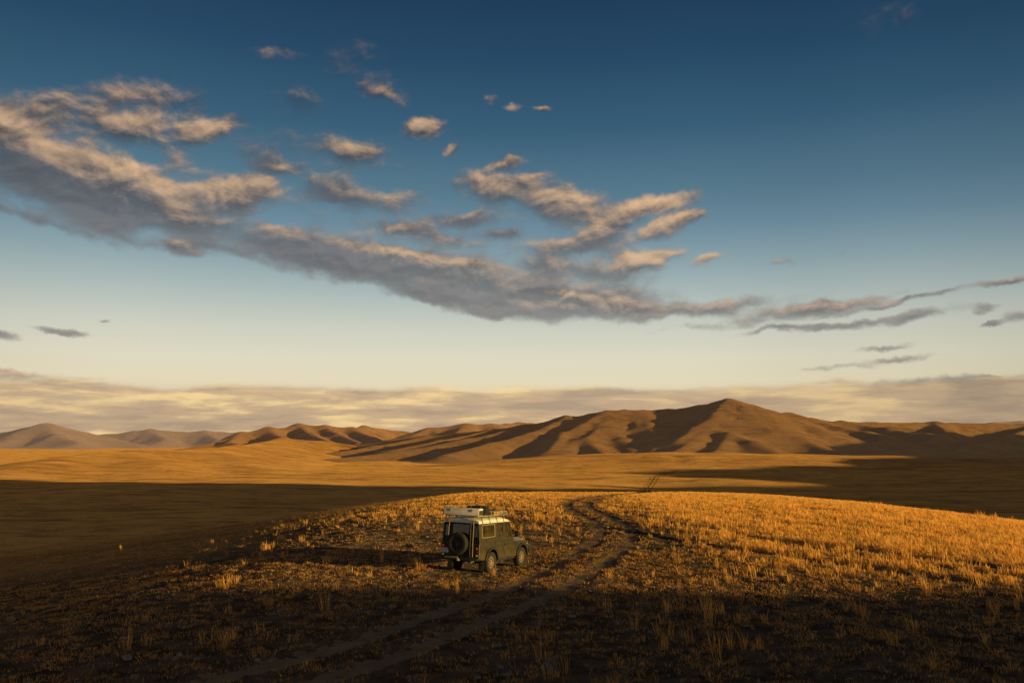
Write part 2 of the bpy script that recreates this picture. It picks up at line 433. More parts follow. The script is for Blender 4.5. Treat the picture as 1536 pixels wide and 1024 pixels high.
def height(x, y, fine=True, cut=True):
    """ground height; returns height, rut weight, furrow weight"""
    x = np.asarray(x, float); y = np.asarray(y, float)
    kn = knoll(x, y)
    kn = kn + 0.10 * fbm(x / 9.0, y / 7.0, 2, 2) * sstep(6, 14, np.hypot(x - VEH['x'], y - VEH['y']))
    z = smax(kn, valley(x, y), 1.2)
    z = smax(z, shadow_hillock(x, y), 0.5)
    r = np.hypot(x, y)
    rut = np.zeros_like(z); fur = np.zeros_like(z); mid = np.zeros_like(z)
    near = (r < 140)
    if cut and near.any():
        xn, yn = x[near], y[near]
        d = lateral(xn, yn, TC)
        wob = 0.10 * fbm(xn / 1.3, yn / 1.3, 3, 77)
        e = np.abs(np.abs(d) - 0.88) + wob
        rt = 1 - sstep(0.26, 0.52, e)
        rut[near] = rt * (0.6 + 0.4 * sstep(-0.25, 0.1, gnoise(xn / 1.7, yn / 1.7, 91)))
        mid[near] = 1 - sstep(1.3, 1.9, np.abs(d) + wob)
        f = np.zeros_like(d)
        for C in FC:
            dd = np.abs(lateral(xn, yn, C)) + 0.6 * wob
            f = np.maximum(f, 1 - sstep(0.14, 0.46, dd))
        fur[near] = f * (0.55 + 0.45 * sstep(-0.2, 0.3, gnoise(xn / 3, yn / 3, 8)))
    if fine:
        # local wedge of ground under the parked vehicle
        c, s = math.cos(VEH['th']), math.sin(VEH['th'])
        lx = (x - VEH['x']) * c - (y - VEH['y']) * s; ly = (x - VEH['x']) * s + (y - VEH['y']) * c
        pad = 1 - sstep(0.0, 2.4, np.maximum(np.maximum(np.abs(lx) - 1.0, 0), np.maximum(ly - 3.1, -0.6 - ly)))
        plane = math.sin(VEH['pit']) * ly - math.sin(VEH['roll']) * lx
        z = z * (1 - pad) + plane * pad
        nw = (1 - sstep(90, 150, r))
        clod = 0.055 * fbm(x / 0.95, y / 0.8, 3, 3) + 0.055 * np.abs(fbm(x / 0.55, y / 0.42, 3, 13)) + 0.05 * fbm(x / 2.6, y / 2.0, 2, 23)
        rough = 1 - 0.82 * rut
        rough = rough * (1 - 0.6 * pad)
        z = z + nw * clod * rough
        z = z - nw * (0.025 * rut) + nw * 0.02 * mid * (1 - rut)
        z = z - nw * 0.26 * fur
    return z, rut, fur


# ------------------------------------------------------------------ materials of the land
def grass_canopy(t, pos, base, amp=1.0, scale=2.2, flat=0.30, sheen=0.26):
    """diffuse response with the fuzz-like grazing sheen of a field of upright dry stems"""
    n = t.noise(pos, scale, 3, 0.7)
    v = t.vmath('MULTIPLY', t.vmath('SUBTRACT', n.outputs['Color'], (0.5, 0.5, 0.5)), (5.0 * amp, 5.0 * amp, 1.0))
    geo = t.new('ShaderNodeNewGeometry')
    nv = t.vmath('NORMALIZE', t.vmath('ADD', t.vmath('SCALE', geo.outputs['Normal'], scale=flat), v))
    d = t.new('ShaderNodeBsdfDiffuse'); t.put(d.inputs['Color'], t.vmath('SCALE', base, scale=0.9)); t.put(d.inputs['Normal'], nv)
    tr = t.new('ShaderNodeBsdfSheen', distribution='MICROFIBER'); t.put(tr.inputs['Color'], t.vmath('SCALE', base, scale=sheen)); tr.inputs['Roughness'].default_value = 0.45
    ad = t.new('ShaderNodeAddShader'); t.l.new(d.outputs[0], ad.inputs[0]); t.l.new(tr.outputs[0], ad.inputs[1])
    return ad.outputs[0]


def land_material(name, dry, dark, pale, patch=1 / 45.0, streak=(1 / 25.0, 1 / 9.0), near=False, glow=0.0, sheen=0.26):
    m, t, out = material(name)
    geo = t.new('ShaderNodeNewGeometry'); pos = geo.outputs['Position']
    n1 = t.noise(t.mapping(pos, scale=(1, 1.4, 1)), patch, 6, 0.6).outputs['Fac']
    n2 = t.noise(t.mapping(pos, rot=(0, 0, 0.35), scale=(streak[0], streak[1], 0.05)), 1.0, 5, 0.6).outputs['Fac']
    n3 = t.noise(pos, 0.9, 4, 0.65).outputs['Fac']
    col = t.mix(t.mapr(n1, 0.35, 0.65), dry, pale)
    col = t.mix(t.math('MULTIPLY', t.mapr(n2, 0.48, 0.72), 0.75), col, dark)
    col = t.mix(t.math('MULTIPLY', t.mapr(n3, 0.45, 0.75), 0.55), col, dark)
    n4 = t.noise(t.mapping(pos, rot=(0, 0, 0.12), scale=(1 / 110.0, 1 / 16.0, 0.05)), 1.0, 6, 0.62).outputs['Fac']
    col = t.mix(t.math('MULTIPLY', t.mapr(n4, 0.50, 0.66), 0.6), col, dark)
    n5 = t.noise(t.mapping(pos, scale=(1 / 14.0, 1 / 6.0, 0.1)), 1.0, 5, 0.7).outputs['Fac']
    col = t.mix(t.mapr(n5, 0.54, 0.68, 0, 0.6), col, dark)
    n6 = t.noise(pos, 1 / 22.0, 6, 0.72).outputs['Fac']
    col = t.mix(t.mapr(n6, 0.52, 0.64, 0, 0.55), col, dark)
    can = grass_canopy(t, pos, col, sheen=sheen)
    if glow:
        em = t.new('ShaderNodeEmission'); em.inputs[0].default_value = (1.0, 0.66, 0.42, 1); em.inputs[1].default_value = glow   # emission imitating haze light, also lifts the shaded slopes
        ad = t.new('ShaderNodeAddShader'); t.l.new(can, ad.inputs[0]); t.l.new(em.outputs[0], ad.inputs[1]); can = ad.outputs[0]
    if not near:
        t.l.new(can, out.inputs[0]); return m
    # bare stony soil with straw litter close to the camera
    sn = t.noise(pos, 1.1, 6, 0.65).outputs['Fac']
    soil = t.mix(t.mapr(sn, 0.35, 0.65), (0.072, 0.053, 0.040), (0.19, 0.132, 0.090))
    fn = t.noise(t.mapping(pos, rot=(0, 0, 0.5), scale=(9, 26, 9)), 1.0, 4, 0.7).outputs['Fac']
    soil = t.mix(t.mapr(fn, 0.58, 0.70, 0.0, 0.8), soil, (0.42, 0.26, 0.12))
    pn = t.noise(pos, 7.5, 5, 0.7).outputs['Fac']
    soil = t.mix(t.mapr(pn, 0.62, 0.70, 0.0, 0.7), soil, (0.20, 0.165, 0.135))
    rut = t.attr('rut').outputs['Fac']; fur = t.attr('fur').outputs['Fac']
    soil = t.mix(t.math('MULTIPLY', fur, 0.8), soil, (0.045, 0.033, 0.026))
    bump = t.new('ShaderNodeBump'); bump.inputs['Strength'].default_value = 0.9; bump.inputs['Distance'].default_value = 0.05
    h = t.math('ADD', t.noise(pos, 7.0, 6, 0.7).outputs['Fac'], t.math('MULTIPLY', t.noise(pos, 30.0, 4, 0.7).outputs['Fac'], 0.4))
    t.put(bump.inputs['Height'], h)
    ds = t.new('ShaderNodeBsdfDiffuse'); t.put(ds.inputs[0], soil); t.put(ds.inputs['Normal'], bump.outputs[0])
    ds.inputs['Roughness'].default_value = 0.8
    mx = t.new('ShaderNodeMixShader'); t.put(mx.inputs[0], t.attr('canopy').outputs['Fac'])
    t.l.new(ds.outputs[0], mx.inputs[1]); t.l.new(can, mx.inputs[2])
    t.l.new(mx.outputs[0], out.inputs[0])
    return m


GROUND_MAT = land_material('dry_steppe', (0.80, 0.405, 0.12), (0.30, 0.15, 0.062), (0.90, 0.48, 0.14), near=True)


def axis(lo, hi, step, far_lo, far_hi, g):
    mid = np.arange(lo, hi + 1e-6, step)
    a, s, v = [], step, hi
    while v < far_hi: s *= g; v += s; a.append(v)
    b, s, v = [], step, lo
    while v > far_lo: s *= g; v -= s; b.append(v)
    return np.concatenate([np.array(b[::-1]), mid, np.array(a)])


def build_ground():
    xs = axis(-27.0, 36.0, 0.15, -9500, 9500, 1.035)
    ys = axis(11.0, 74.0, 0.15, -3000, 14000, 1.024)
    X, Y = np.meshgrid(xs, ys)
    Z, rut, fur = height(X, Y)
    r = np.hypot(X, Y)
    # where the golden sward closes over the soil
    w = -SY * X + SX * Y
    can = sstep(58, 110, r) * 0.9
    gold = sstep(1.5, 7.0, X - 7.0 - 0.06 * (Y - 48)) * sstep(30, 44, Y + 0.45 * (X - 8))
    can = np.maximum(can, 0.92 * gold * sstep(-0.55, 0.0, fbm(X / 3.0, Y / 2.2, 3, 6)))
    lv = sstep(-8, -20, X + 0.15 * (Y - 30)) * sstep(34, 50, Y) * 0.8
    can = np.maximum(can, lv * 0.6)
    can = can * (1 - rut) * (1 - 0.9 * fur)
    return mesh_np('ground', np.stack([X, Y, Z], -1).reshape(-1, 3), grid_faces(*X.shape), GROUND_MAT,
                   attrs={'rut': rut, 'fur': fur, 'canopy': can})


ground = tag(build_ground(), kind='structure')


# ------------------------------------------------------------------ dirt track: two worn wheel ruts
def track_material():
    m, t, out = material('packed_dirt')
    geo = t.new('ShaderNodeNewGeometry'); pos = geo.outputs['Position']
    n = t.noise(pos, 1.1, 6, 0.65).outputs['Fac']
    c = t.mix(t.mapr(n, 0.3, 0.7), (0.27, 0.168, 0.095), (0.42, 0.265, 0.155))
    p = t.noise(pos, 7.0, 6, 0.72).outputs['Fac']
    c = t.mix(t.mapr(p, 0.58, 0.70, 0, 0.7), c, (0.46, 0.32, 0.21))
    c = t.mix(t.mapr(p, 0.44, 0.34, 0, 0.8), c, (0.13, 0.095, 0.07))
    bump = t.new('ShaderNodeBump'); bump.inputs['Strength'].default_value = 1.0; bump.inputs['Distance'].default_value = 0.06
    t.put(bump.inputs['Height'], t.noise(pos, 5.0, 7, 0.72).outputs['Fac'])
    d = t.new('ShaderNodeBsdfDiffuse'); t.put(d.inputs[0], c); t.put(d.inputs['Normal'], bump.outputs[0])
    c = t.mix(t.attr('far').outputs['Fac'], c, (0.24, 0.145, 0.065)); t.put(d.inputs[0], c)
    e = t.attr('edge').outputs['Fac']
    en = t.noise(pos, 2.6, 6, 0.7).outputs['Fac']
    a = t.mapr(t.math('ADD', e, t.math('MULTIPLY', t.math('SUBTRACT', en, 0.5), 2.4)), 0.45, 0.85, 1.0, 0.0)
    a = t.math('MULTIPLY', a, t.math('SUBTRACT', 1.0, t.math('MULTIPLY', t.attr('far').outputs['Fac'], 0.5)))
    tr = t.new('ShaderNodeBsdfTransparent')
    mx = t.new('ShaderNodeMixShader'); t.put(mx.inputs[0], a)
    t.l.new(tr.outputs[0], mx.inputs[1]); t.l.new(d.outputs[0], mx.inputs[2]); t.l.new(mx.outputs[0], out.inputs[0])
    return m


def build_track():
    C = TC; T = np.gradient(C, axis=0); T /= np.linalg.norm(T, axis=1)[:, None]
    N = np.stack([T[:, 1], -T[:, 0]], 1)
    rr = np.hypot(C[:, 0], C[:, 1])
    far = sstep(110, 300, rr)
    co, fc, ed, fa, off = [], [], [], [], 0
    for sgn in (-1, 1):
        k = 11
        wv = 0.09 * fbm(C[:, 0] / 1.1 + 40 * sgn, C[:, 1] / 1.1, 3, 51) + 0.08 * fbm(C[:, 0] / 4 + 9 * sgn, C[:, 1] / 4, 2, 53)
        half = 0.58 + 1.5 * wv + 0.15 * far
        u = np.linspace(-1, 1, k)
        cen = sgn * (0.88 + 0.7 * far) + wv
        P = C[:, None, :] + N[:, None, :] * (cen[:, None] + half[:, None] * u[None, :])[:, :, None]
        Z, _, _ = height(P[..., 0], P[..., 1])
        Z = Z + (0.012 + 0.35 * far)[:, None]
        co.append(np.concatenate([P, Z[..., None]], -1).reshape(-1, 3)); ed.append((np.abs(u)[None] * (1 - 0.6 * far[:, None])).ravel()); fa.append(np.repeat(far, k))
        fc.append(grid_faces(len(C), k) + off); off += len(C) * k
    return mesh_np('dirt_track', np.concatenate(co), np.concatenate(fc), track_material(), attrs={'edge': np.concatenate(ed), 'far': np.concatenate(fa)})


track = tag(build_track(), kind='structure')


# ------------------------------------------------------------------ hills
def spine_hill(name, spines, mat, xr, yr, cell, k=6.0, warp=(240.0, 26.0), gully=(120.0, 0.32), seed=0, foot=7.0, sink=1.6, rnd=10.0):
    nx = int((xr[1] - xr[0]) / cell) + 1; ny = int((yr[1] - yr[0]) / cell) + 1
    X, Y = np.meshgrid(np.linspace(*xr, nx), np.linspace(*yr, ny))
    SEG = []
    for slope, pts in spines:
        W = [at(*p) for p in pts]
        SEG += [(slope, a, b) for a, b in zip(W[:-1], W[1:])]

    def seg(a, b, px, py):
        ab = np.array(b[:2]) - np.array(a[:2]); L2 = float(ab @ ab)
        tt = np.clip(((px - a[0]) * ab[0] + (py - a[1]) * ab[1]) / L2, 0, 1)
        return np.hypot(px - a[0] - tt * ab[0], py - a[1] - tt * ab[1]), a[2] + (b[2] - a[2]) * tt
    dmin = np.full(X.shape, 1e9)
    for slope, a, b in SEG: dmin = np.minimum(dmin, seg(a, b, X, Y)[0])
    away = sstep(0.15, 1.0, dmin / (warp[1] * 3.2))
    wx = X + away * warp[1] * fbm(X / warp[0], Y / warp[0], 3, seed + 1); wy = Y + away * warp[1] * fbm(X / warp[0] + 9, Y / warp[0] - 4, 3, seed + 2)
    acc = np.full(X.shape, -1e9)
    for slope, a, b in SEG:
        d, z = seg(a, b, wx, wy)
        h = z - slope * (np.sqrt(d * d + rnd * rnd) - rnd)
        acc = np.where(acc < -1e8, h, smax(acc, h, k))
    # crossing segments of the same spine share points: take the surplus of the smooth maximum off again
    acc = acc - k * 0.7
    V = valley(X, Y)
    rel = np.clip(acc - V, 0, None)
    g = np.abs(fbm(wx / gully[0], wy / gully[0], 3, seed + 5, 0.4)) * 2.0
    acc = acc - away * rel * gully[1] * (1 - np.clip(g * 1.6, 0, 1)) ** 1.5 + rel * 0.035 * fbm(X / 50, Y / 40, 3, seed + 8)
    Z = smax(acc, V, foot) - sink
    edge = np.minimum.reduce([X - xr[0], xr[1] - X, Y - yr[0], yr[1] - Y])
    Z = Z - 6.0 * (1 - sstep(0, 40, edge))
    return tag(mesh_np(name, np.stack([X, Y, Z], -1).reshape(-1, 3), grid_faces(ny, nx), mat), kind='structure')


def hill_material(name, dry, dark, pale, patch, streak, glow=0.0, sheen=0.16):
    return land_material(name, dry, dark, pale, patch, streak, glow=glow, sheen=sheen)


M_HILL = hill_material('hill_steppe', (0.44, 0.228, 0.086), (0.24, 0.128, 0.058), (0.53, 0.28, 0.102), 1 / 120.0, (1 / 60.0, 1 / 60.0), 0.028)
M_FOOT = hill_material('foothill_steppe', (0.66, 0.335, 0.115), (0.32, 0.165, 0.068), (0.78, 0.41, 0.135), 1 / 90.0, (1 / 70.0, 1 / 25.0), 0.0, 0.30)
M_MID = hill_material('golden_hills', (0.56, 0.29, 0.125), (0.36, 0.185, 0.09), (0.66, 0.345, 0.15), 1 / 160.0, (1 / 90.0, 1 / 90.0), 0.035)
M_FAR = hill_material('haze_tinted_hills', (0.40, 0.27, 0.22), (0.32, 0.22, 0.19), (0.48, 0.31, 0.24), 1 / 300.0, (1 / 200.0, 1 / 120.0), 0.11)  # pinkish haze tint put into the base colour

main = [
    (0.34, [(540, 664, 1760), (640, 652, 1740), (700, 646, 1720), (790, 636, 1690), (850, 624, 1660), (910, 615, 1640), (960, 613.5, 1650), (1000, 613, 1660), (1045, 607, 1640), (1093, 598, 1600)]),
    (0.36, [(1093, 598, 1600), (1120, 605, 1640), (1150, 614, 1680), (1185, 619, 1700), (1215, 626, 1750), (1260, 630, 1800), (1400, 631, 1900), (1560, 634, 2000), (1750, 632, 2100)]),
    (0.44, [(1093, 598, 1600), (1072, 620, 1500), (1062, 640, 1420), (1045, 656, 1330), (1010, 674, 1230)]),
    (0.44, [(1062, 640, 1420), (1095, 647, 1360), (1130, 659, 1290), (1172, 679, 1210)]),
    (0.46, [(1120, 605, 1640), (1128, 632, 1540), (1160, 643, 1460), (1200, 654, 1380), (1245, 672, 1280)]),
    (0.44, [(935, 613.5, 1645), (905, 634, 1540), (880, 655, 1400), (905, 675, 1260)]),
    (0.42, [(850, 624, 1660), (795, 647, 1500), (735, 662, 1380), (670, 678, 1270)]),
    (0.32, [(790, 636, 1690), (700, 656, 1520), (600, 674, 1400), (500, 688, 1270)]),
    (0.44, [(910, 615, 1640), (845, 647, 1470), (825, 672, 1290)]),
    (0.42, [(1215, 626, 1750), (1270, 642, 1600), (1330, 652, 1500), (1300, 672, 1330)]),
    (0.42, [(1400, 631, 1900), (1425, 646, 1650), (1385, 662, 1420), (1330, 680, 1270)]),
    (0.42, [(1560, 634, 2000), (1510, 652, 1600), (1430, 676, 1300)]),
    # secondary folds of the slopes
    (0.36, [(965, 613.5, 1650), (975, 632, 1540), (985, 652, 1420), (980, 672, 1290)]),
    (0.48, [(1072, 620, 1500), (1040, 640, 1410), (1015, 657, 1320)]),
    (0.46, [(1150, 614, 1680), (1185, 630, 1590), (1225, 645, 1500), (1278, 662, 1390)]),
    (0.44, [(1185, 619, 1700), (1240, 634, 1620), (1300, 645, 1540), (1345, 657, 1440)]),
    (0.48, [(1095, 647, 1360), (1086, 660, 1300), (1072, 674, 1220)]),
    (0.42, [(740, 641, 1705), (660, 658, 1550), (575, 674, 1420)]),
    (0.46, [(850, 624, 1660), (872, 642, 1520), (862, 660, 1390), (845, 676, 1280)]),
    (0.40, [(640, 652, 1740), (560, 667, 1600), (465, 682, 1440)]),
    (0.42, [(1260, 630, 1800), (1330, 640, 1700), (1390, 648, 1600), (1445, 660, 1480)]),
    (0.48, [(1128, 632, 1540), (1140, 650, 1420), (1128, 664, 1320)]),
    (0.38, [(905, 634, 1540), (935, 655, 1430), (950, 674, 1310)]),
]
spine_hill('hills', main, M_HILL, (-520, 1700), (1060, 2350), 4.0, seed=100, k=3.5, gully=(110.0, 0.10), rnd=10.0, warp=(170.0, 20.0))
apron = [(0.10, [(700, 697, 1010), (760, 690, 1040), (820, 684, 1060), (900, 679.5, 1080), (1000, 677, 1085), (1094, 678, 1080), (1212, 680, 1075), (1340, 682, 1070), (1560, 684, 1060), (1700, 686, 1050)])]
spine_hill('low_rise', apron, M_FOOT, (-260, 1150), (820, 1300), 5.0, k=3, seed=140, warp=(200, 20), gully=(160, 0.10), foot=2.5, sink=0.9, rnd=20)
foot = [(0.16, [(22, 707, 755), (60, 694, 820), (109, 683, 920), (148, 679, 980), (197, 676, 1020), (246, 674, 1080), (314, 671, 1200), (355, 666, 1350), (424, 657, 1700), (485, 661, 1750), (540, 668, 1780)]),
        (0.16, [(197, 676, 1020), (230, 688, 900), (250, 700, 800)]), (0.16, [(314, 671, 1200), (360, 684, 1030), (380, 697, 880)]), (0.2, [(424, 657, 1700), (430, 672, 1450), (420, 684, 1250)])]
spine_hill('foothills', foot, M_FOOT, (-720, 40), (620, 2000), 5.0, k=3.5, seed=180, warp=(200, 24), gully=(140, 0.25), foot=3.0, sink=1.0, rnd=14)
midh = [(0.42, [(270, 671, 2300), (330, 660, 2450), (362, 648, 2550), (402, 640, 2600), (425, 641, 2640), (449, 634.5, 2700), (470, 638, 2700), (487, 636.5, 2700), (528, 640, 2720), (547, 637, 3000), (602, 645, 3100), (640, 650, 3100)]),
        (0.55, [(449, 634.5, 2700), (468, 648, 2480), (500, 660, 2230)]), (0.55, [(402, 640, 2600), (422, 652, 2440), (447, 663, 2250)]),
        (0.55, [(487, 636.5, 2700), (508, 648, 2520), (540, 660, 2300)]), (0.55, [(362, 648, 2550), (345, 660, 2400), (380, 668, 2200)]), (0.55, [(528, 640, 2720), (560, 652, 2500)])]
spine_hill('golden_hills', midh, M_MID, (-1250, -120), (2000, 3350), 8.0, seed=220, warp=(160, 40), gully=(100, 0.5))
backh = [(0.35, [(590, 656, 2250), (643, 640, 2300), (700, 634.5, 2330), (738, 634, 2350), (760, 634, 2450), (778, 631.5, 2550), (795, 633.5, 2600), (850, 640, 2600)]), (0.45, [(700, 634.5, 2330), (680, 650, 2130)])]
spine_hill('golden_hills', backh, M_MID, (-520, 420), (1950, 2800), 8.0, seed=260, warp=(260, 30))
fl = [(0.40, [(-160, 640, 4400), (-60, 646, 4500), (0, 648.5, 4500), (35, 644, 4500), (50, 639, 4500), (70, 634.5, 4450), (86, 639, 4500), (109, 645.5, 4550), (129, 648.5, 4600), (160, 654, 4600), (210, 664, 4500)]),
      (0.5, [(70, 634.5, 4450), (88, 650, 4150), (120, 660, 3900)]), (0.5, [(35, 644, 4500), (20, 656, 4200)])]
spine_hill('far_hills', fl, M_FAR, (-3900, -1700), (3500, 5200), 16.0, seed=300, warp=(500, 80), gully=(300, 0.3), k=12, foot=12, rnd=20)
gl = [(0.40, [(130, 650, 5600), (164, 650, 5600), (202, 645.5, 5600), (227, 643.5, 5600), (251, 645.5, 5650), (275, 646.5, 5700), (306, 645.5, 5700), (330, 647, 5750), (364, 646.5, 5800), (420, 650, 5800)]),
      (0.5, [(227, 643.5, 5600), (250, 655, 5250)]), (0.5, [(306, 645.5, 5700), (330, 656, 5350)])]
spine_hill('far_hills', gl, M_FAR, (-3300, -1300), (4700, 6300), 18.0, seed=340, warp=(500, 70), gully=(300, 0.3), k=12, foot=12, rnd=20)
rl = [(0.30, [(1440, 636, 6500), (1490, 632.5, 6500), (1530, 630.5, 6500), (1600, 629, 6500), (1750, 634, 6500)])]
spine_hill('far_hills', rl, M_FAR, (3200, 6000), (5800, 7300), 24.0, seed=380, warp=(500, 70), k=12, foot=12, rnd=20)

# ================================================================== DRY GRASS AND STONES
def straw_material():
    m, t, out = material('dry_straw')
    tint = t.attr('tint').outputs['Fac']; hh = t.attr('hh').outputs['Fac']
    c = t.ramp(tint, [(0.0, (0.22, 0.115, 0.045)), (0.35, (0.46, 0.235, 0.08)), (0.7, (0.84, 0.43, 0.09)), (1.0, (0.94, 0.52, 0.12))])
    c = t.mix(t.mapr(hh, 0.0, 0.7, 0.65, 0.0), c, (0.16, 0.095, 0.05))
    d = t.new('ShaderNodeBsdfDiffuse'); t.put(d.inputs[0], t.vmath('SCALE', c, scale=0.86))
    tr = t.new('ShaderNodeBsdfTranslucent'); t.put(tr.inputs[0], t.vmath('SCALE', c, scale=0.50))
    mx = t.new('ShaderNodeAddShader')
    t.l.new(d.outputs[0], mx.inputs[0]); t.l.new(tr.outputs[0], mx.inputs[1]); t.l.new(mx.outputs[0], out.inputs[0])
    return m


STRAW = straw_material()


def veh_local(x, y):
    c, s = math.cos(VEH['th']), math.sin(VEH['th'])
    return (x - VEH['x']) * c - (y - VEH['y']) * s, (x - VEH['x']) * s + (y - VEH['y']) * c


def scatter(n, ymin, ymax):
    """random ground points in a fan that is somewhat wider than the view"""
    y = np.sqrt(RNG.random(n) * (ymax ** 2 - ymin ** 2) + ymin ** 2)
    x = (RNG.random(n) * 2 - 1) * (0.74 * y + 3)
    return x, y


def gold_mask(x, y):
    return sstep(1.0, 6.0, x - 7.0 - 0.06 * (y - 48)) * sstep(29, 41, y + 0.5 * (x - 8))


def blades(x, y, h, n, spread, width, tint, lean=0.35, bare=True):
    """n blades per tuft; three triangles each; returns coordinates, triangles, tint, height fraction"""
    z, rut, fur = height(x, y)
    k = len(x); T = np.repeat(np.arange(k), n); m = len(T)
    a = RNG.random(m) * 6.2832; rad = np.sqrt(RNG.random(m)) * spread[T]
    bx = x[T] + np.cos(a) * rad; by = y[T] + np.sin(a) * rad
    hgt = h[T] * (0.45 + 0.75 * RNG.random(m))
    la = a + RNG.normal(0, 0.7, m); ln = np.abs(RNG.normal(0, lean, m)) + 0.05
    dx = np.cos(la) * ln * hgt - 0.10 * hgt; dy = np.sin(la) * ln * hgt + 0.05 * hgt
    fa = RNG.random(m) * 6.2832; w = width[T] * (0.6 + 0.8 * RNG.random(m)) * 0.5
    wx, wy = np.cos(fa) * w, np.sin(fa) * w
    bz = z[T] - 0.03
    v = np.empty((m, 5, 3), np.float32)
    for i, (f, s, g) in enumerate(((0, 1, 0), (0, -1, 0), (0.38, 0.85, 0.55), (0.38, -0.85, 0.55), (1.0, 0, 1.0))):
        v[:, i, 0] = bx + dx * f + wx * s; v[:, i, 1] = by + dy * f + wy * s; v[:, i, 2] = bz + hgt * g * np.where(i == 4, 1.0, 1.0) + 0.03 * (i > 1)
    b = (np.arange(m) * 5)[:, None]
    f = np.concatenate([b + np.array([[0, 1, 3]]), b + np.array([[0, 3, 2]]), b + np.array([[2, 3, 4]])])
    tn = np.repeat(np.clip(tint[T] + RNG.normal(0, 0.08, m), 0, 1), 5)
    hh = np.tile(np.array([0, 0, .5, .5, 1.0]), m)
    return v.reshape(-1, 3), f, tn, hh


def build_grass():
    parts = []

    def add(n, y0, y1, dens, h0, nb, spread, width, tint, lean=0.35, rutlim=0.35):
        x, y = scatter(n, y0, y1)
        keep = (RNG.random(n) < dens(x, y)) & ((h0(x, y) < 0.12) | (RNG.random(n) < sstep(-19, -11, x + 0.12 * (y - 30)) + 0.02))
        x, y = x[keep], y[keep]
        _, rut, fur = height(x, y)
        lx, ly = veh_local(x, y)
        und = (np.abs(lx) < 1.3) & (ly > -2.2) & (ly < 3.9)
        dl = np.abs(lateral(x, y, TC)); tall = h0(x, y) > 0.12
        k = ~(tall & (dl < 1.75)) & (rut < np.where(tall, rutlim, 0.35 + 0.5 * RNG.random(len(x)) ** 3)) & (fur < 0.2) & ~(und & (RNG.random(len(x)) > 0.25))
        x, y, und = x[k], y[k], und[k]
        h = h0(x, y) * (0.6 + 0.8 * RNG.random(len(x))); h = np.where(und, np.minimum(h, 0.09), h)
        r = np.hypot(x, y)
        parts.append(blades(x, y, h, nb, spread * (0.6 + 0.8 * RNG.random(len(x))), width + 0.00032 * r, np.clip(tint(x, y) + RNG.normal(0, 0.12, len(x)), 0, 1), lean))
    cl = lambda x, y, s, seed: sstep(-0.15, 0.25, fbm(x / s, y / s, 3, seed))
    lf = lambda x, y: sstep(-4, 4, x - 0.06 * (y - 30))          # the left half is trampled and bare
    # low litter and stubble everywhere
    add(60000, 13.5, 95, lambda x, y: 0.25 + 0.75 * cl(x, y, 1.8, 201), lambda x, y: 0.055 + 0.045 * lf(x, y), 7, 0.14, 0.008,
        lambda x, y: 0.36 + 0.32 * gold_mask(x, y) + 0.15 * fbm(x / 4, y / 4, 2, 7), 0.95)
    # extra stubble close to the camera
    add(36000, 13.5, 38, lambda x, y: 0.10 + 0.9 * cl(x, y, 1.0, 207), lambda x, y: 0.075 + 0 * x, 7, 0.11, 0.006,
        lambda x, y: 0.34 + 0.22 * gold_mask(x, y) + 0.15 * fbm(x / 2, y / 2, 2, 8), 1.0)
    # knee-high tufts
    add(12000, 14, 95, lambda x, y: (0.03 + 0.5 * sstep(0.02, 0.3, fbm(x / 2.6, y / 2.6, 3, 211))) * (0.14 + 0.86 * lf(x, y)), lambda x, y: 0.20 + 0.22 * fbm(x / 1.5, y / 1.5, 2, 63), 12, 0.11, 0.007,
        lambda x, y: 0.48 + 0.25 * gold_mask(x, y), 0.28)
    # the golden sward on the right and along the crest
    add(170000, 26, 118, lambda x, y: gold_mask(x, y) * (0.30 + 0.70 * cl(x, y, 2.2, 221)), lambda x, y: 0.255 - 0.07 * sstep(45, 80, y) + 0.06 * fbm(x / 4, y / 3, 3, 19), 9, 0.18, 0.008,
        lambda x, y: 0.88 + 0.12 * fbm(x / 5, y / 5, 2, 9), 0.28)
    add(60000, 44, 118, lambda x, y: (1 - gold_mask(x, y)) * sstep(-26, -6, x + 0.12 * (y - 50)) * sstep(46, 64, y) * (0.2 + 0.8 * cl(x, y, 3.0, 231)), lambda x, y: 0.19 + 0 * x, 8, 0.18, 0.008,
        lambda x, y: 0.74 + 0.14 * fbm(x / 5, y / 5, 2, 10), 0.32)
    # tall separate stems
    add(5200, 14, 75, lambda x, y: (0.04 + 0.96 * sstep(0.05, 0.3, fbm(x / 3.3, y / 3.3, 3, 241))) * (0.10 + 0.90 * lf(x, y)), lambda x, y: 0.44 + 0.30 * fbm(x / 2.0, y / 2.0, 2, 61), 16, 0.10, 0.005,
        lambda x, y: 0.58 + 0.15 * gold_mask(x, y), 0.18)
    # a few clumps left standing on the bare left side
    add(9000, 15, 46, lambda x, y: (1 - lf(x, y)) * sstep(-17, -11, x + 0.1 * (y - 30)) * sstep(0.30, 0.42, fbm(x / 1.6, y / 1.6, 2, 251)) * 0.6, lambda x, y: 0.30 + 0 * x, 14, 0.12, 0.006,
        lambda x, y: 0.50 + 0 * x, 0.30)
    off = 0; V, F, T, H = [], [], [], []
    for v, f, t_, h_ in parts:
        V.append(v); F.append(f + off); T.append(t_); H.append(h_); off += len(v)
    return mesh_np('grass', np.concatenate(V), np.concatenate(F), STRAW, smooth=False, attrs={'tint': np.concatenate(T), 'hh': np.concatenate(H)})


grass = tag(build_grass(), 'dry golden tufts and stubble covering the knoll around the track', 'grass', kind='stuff')


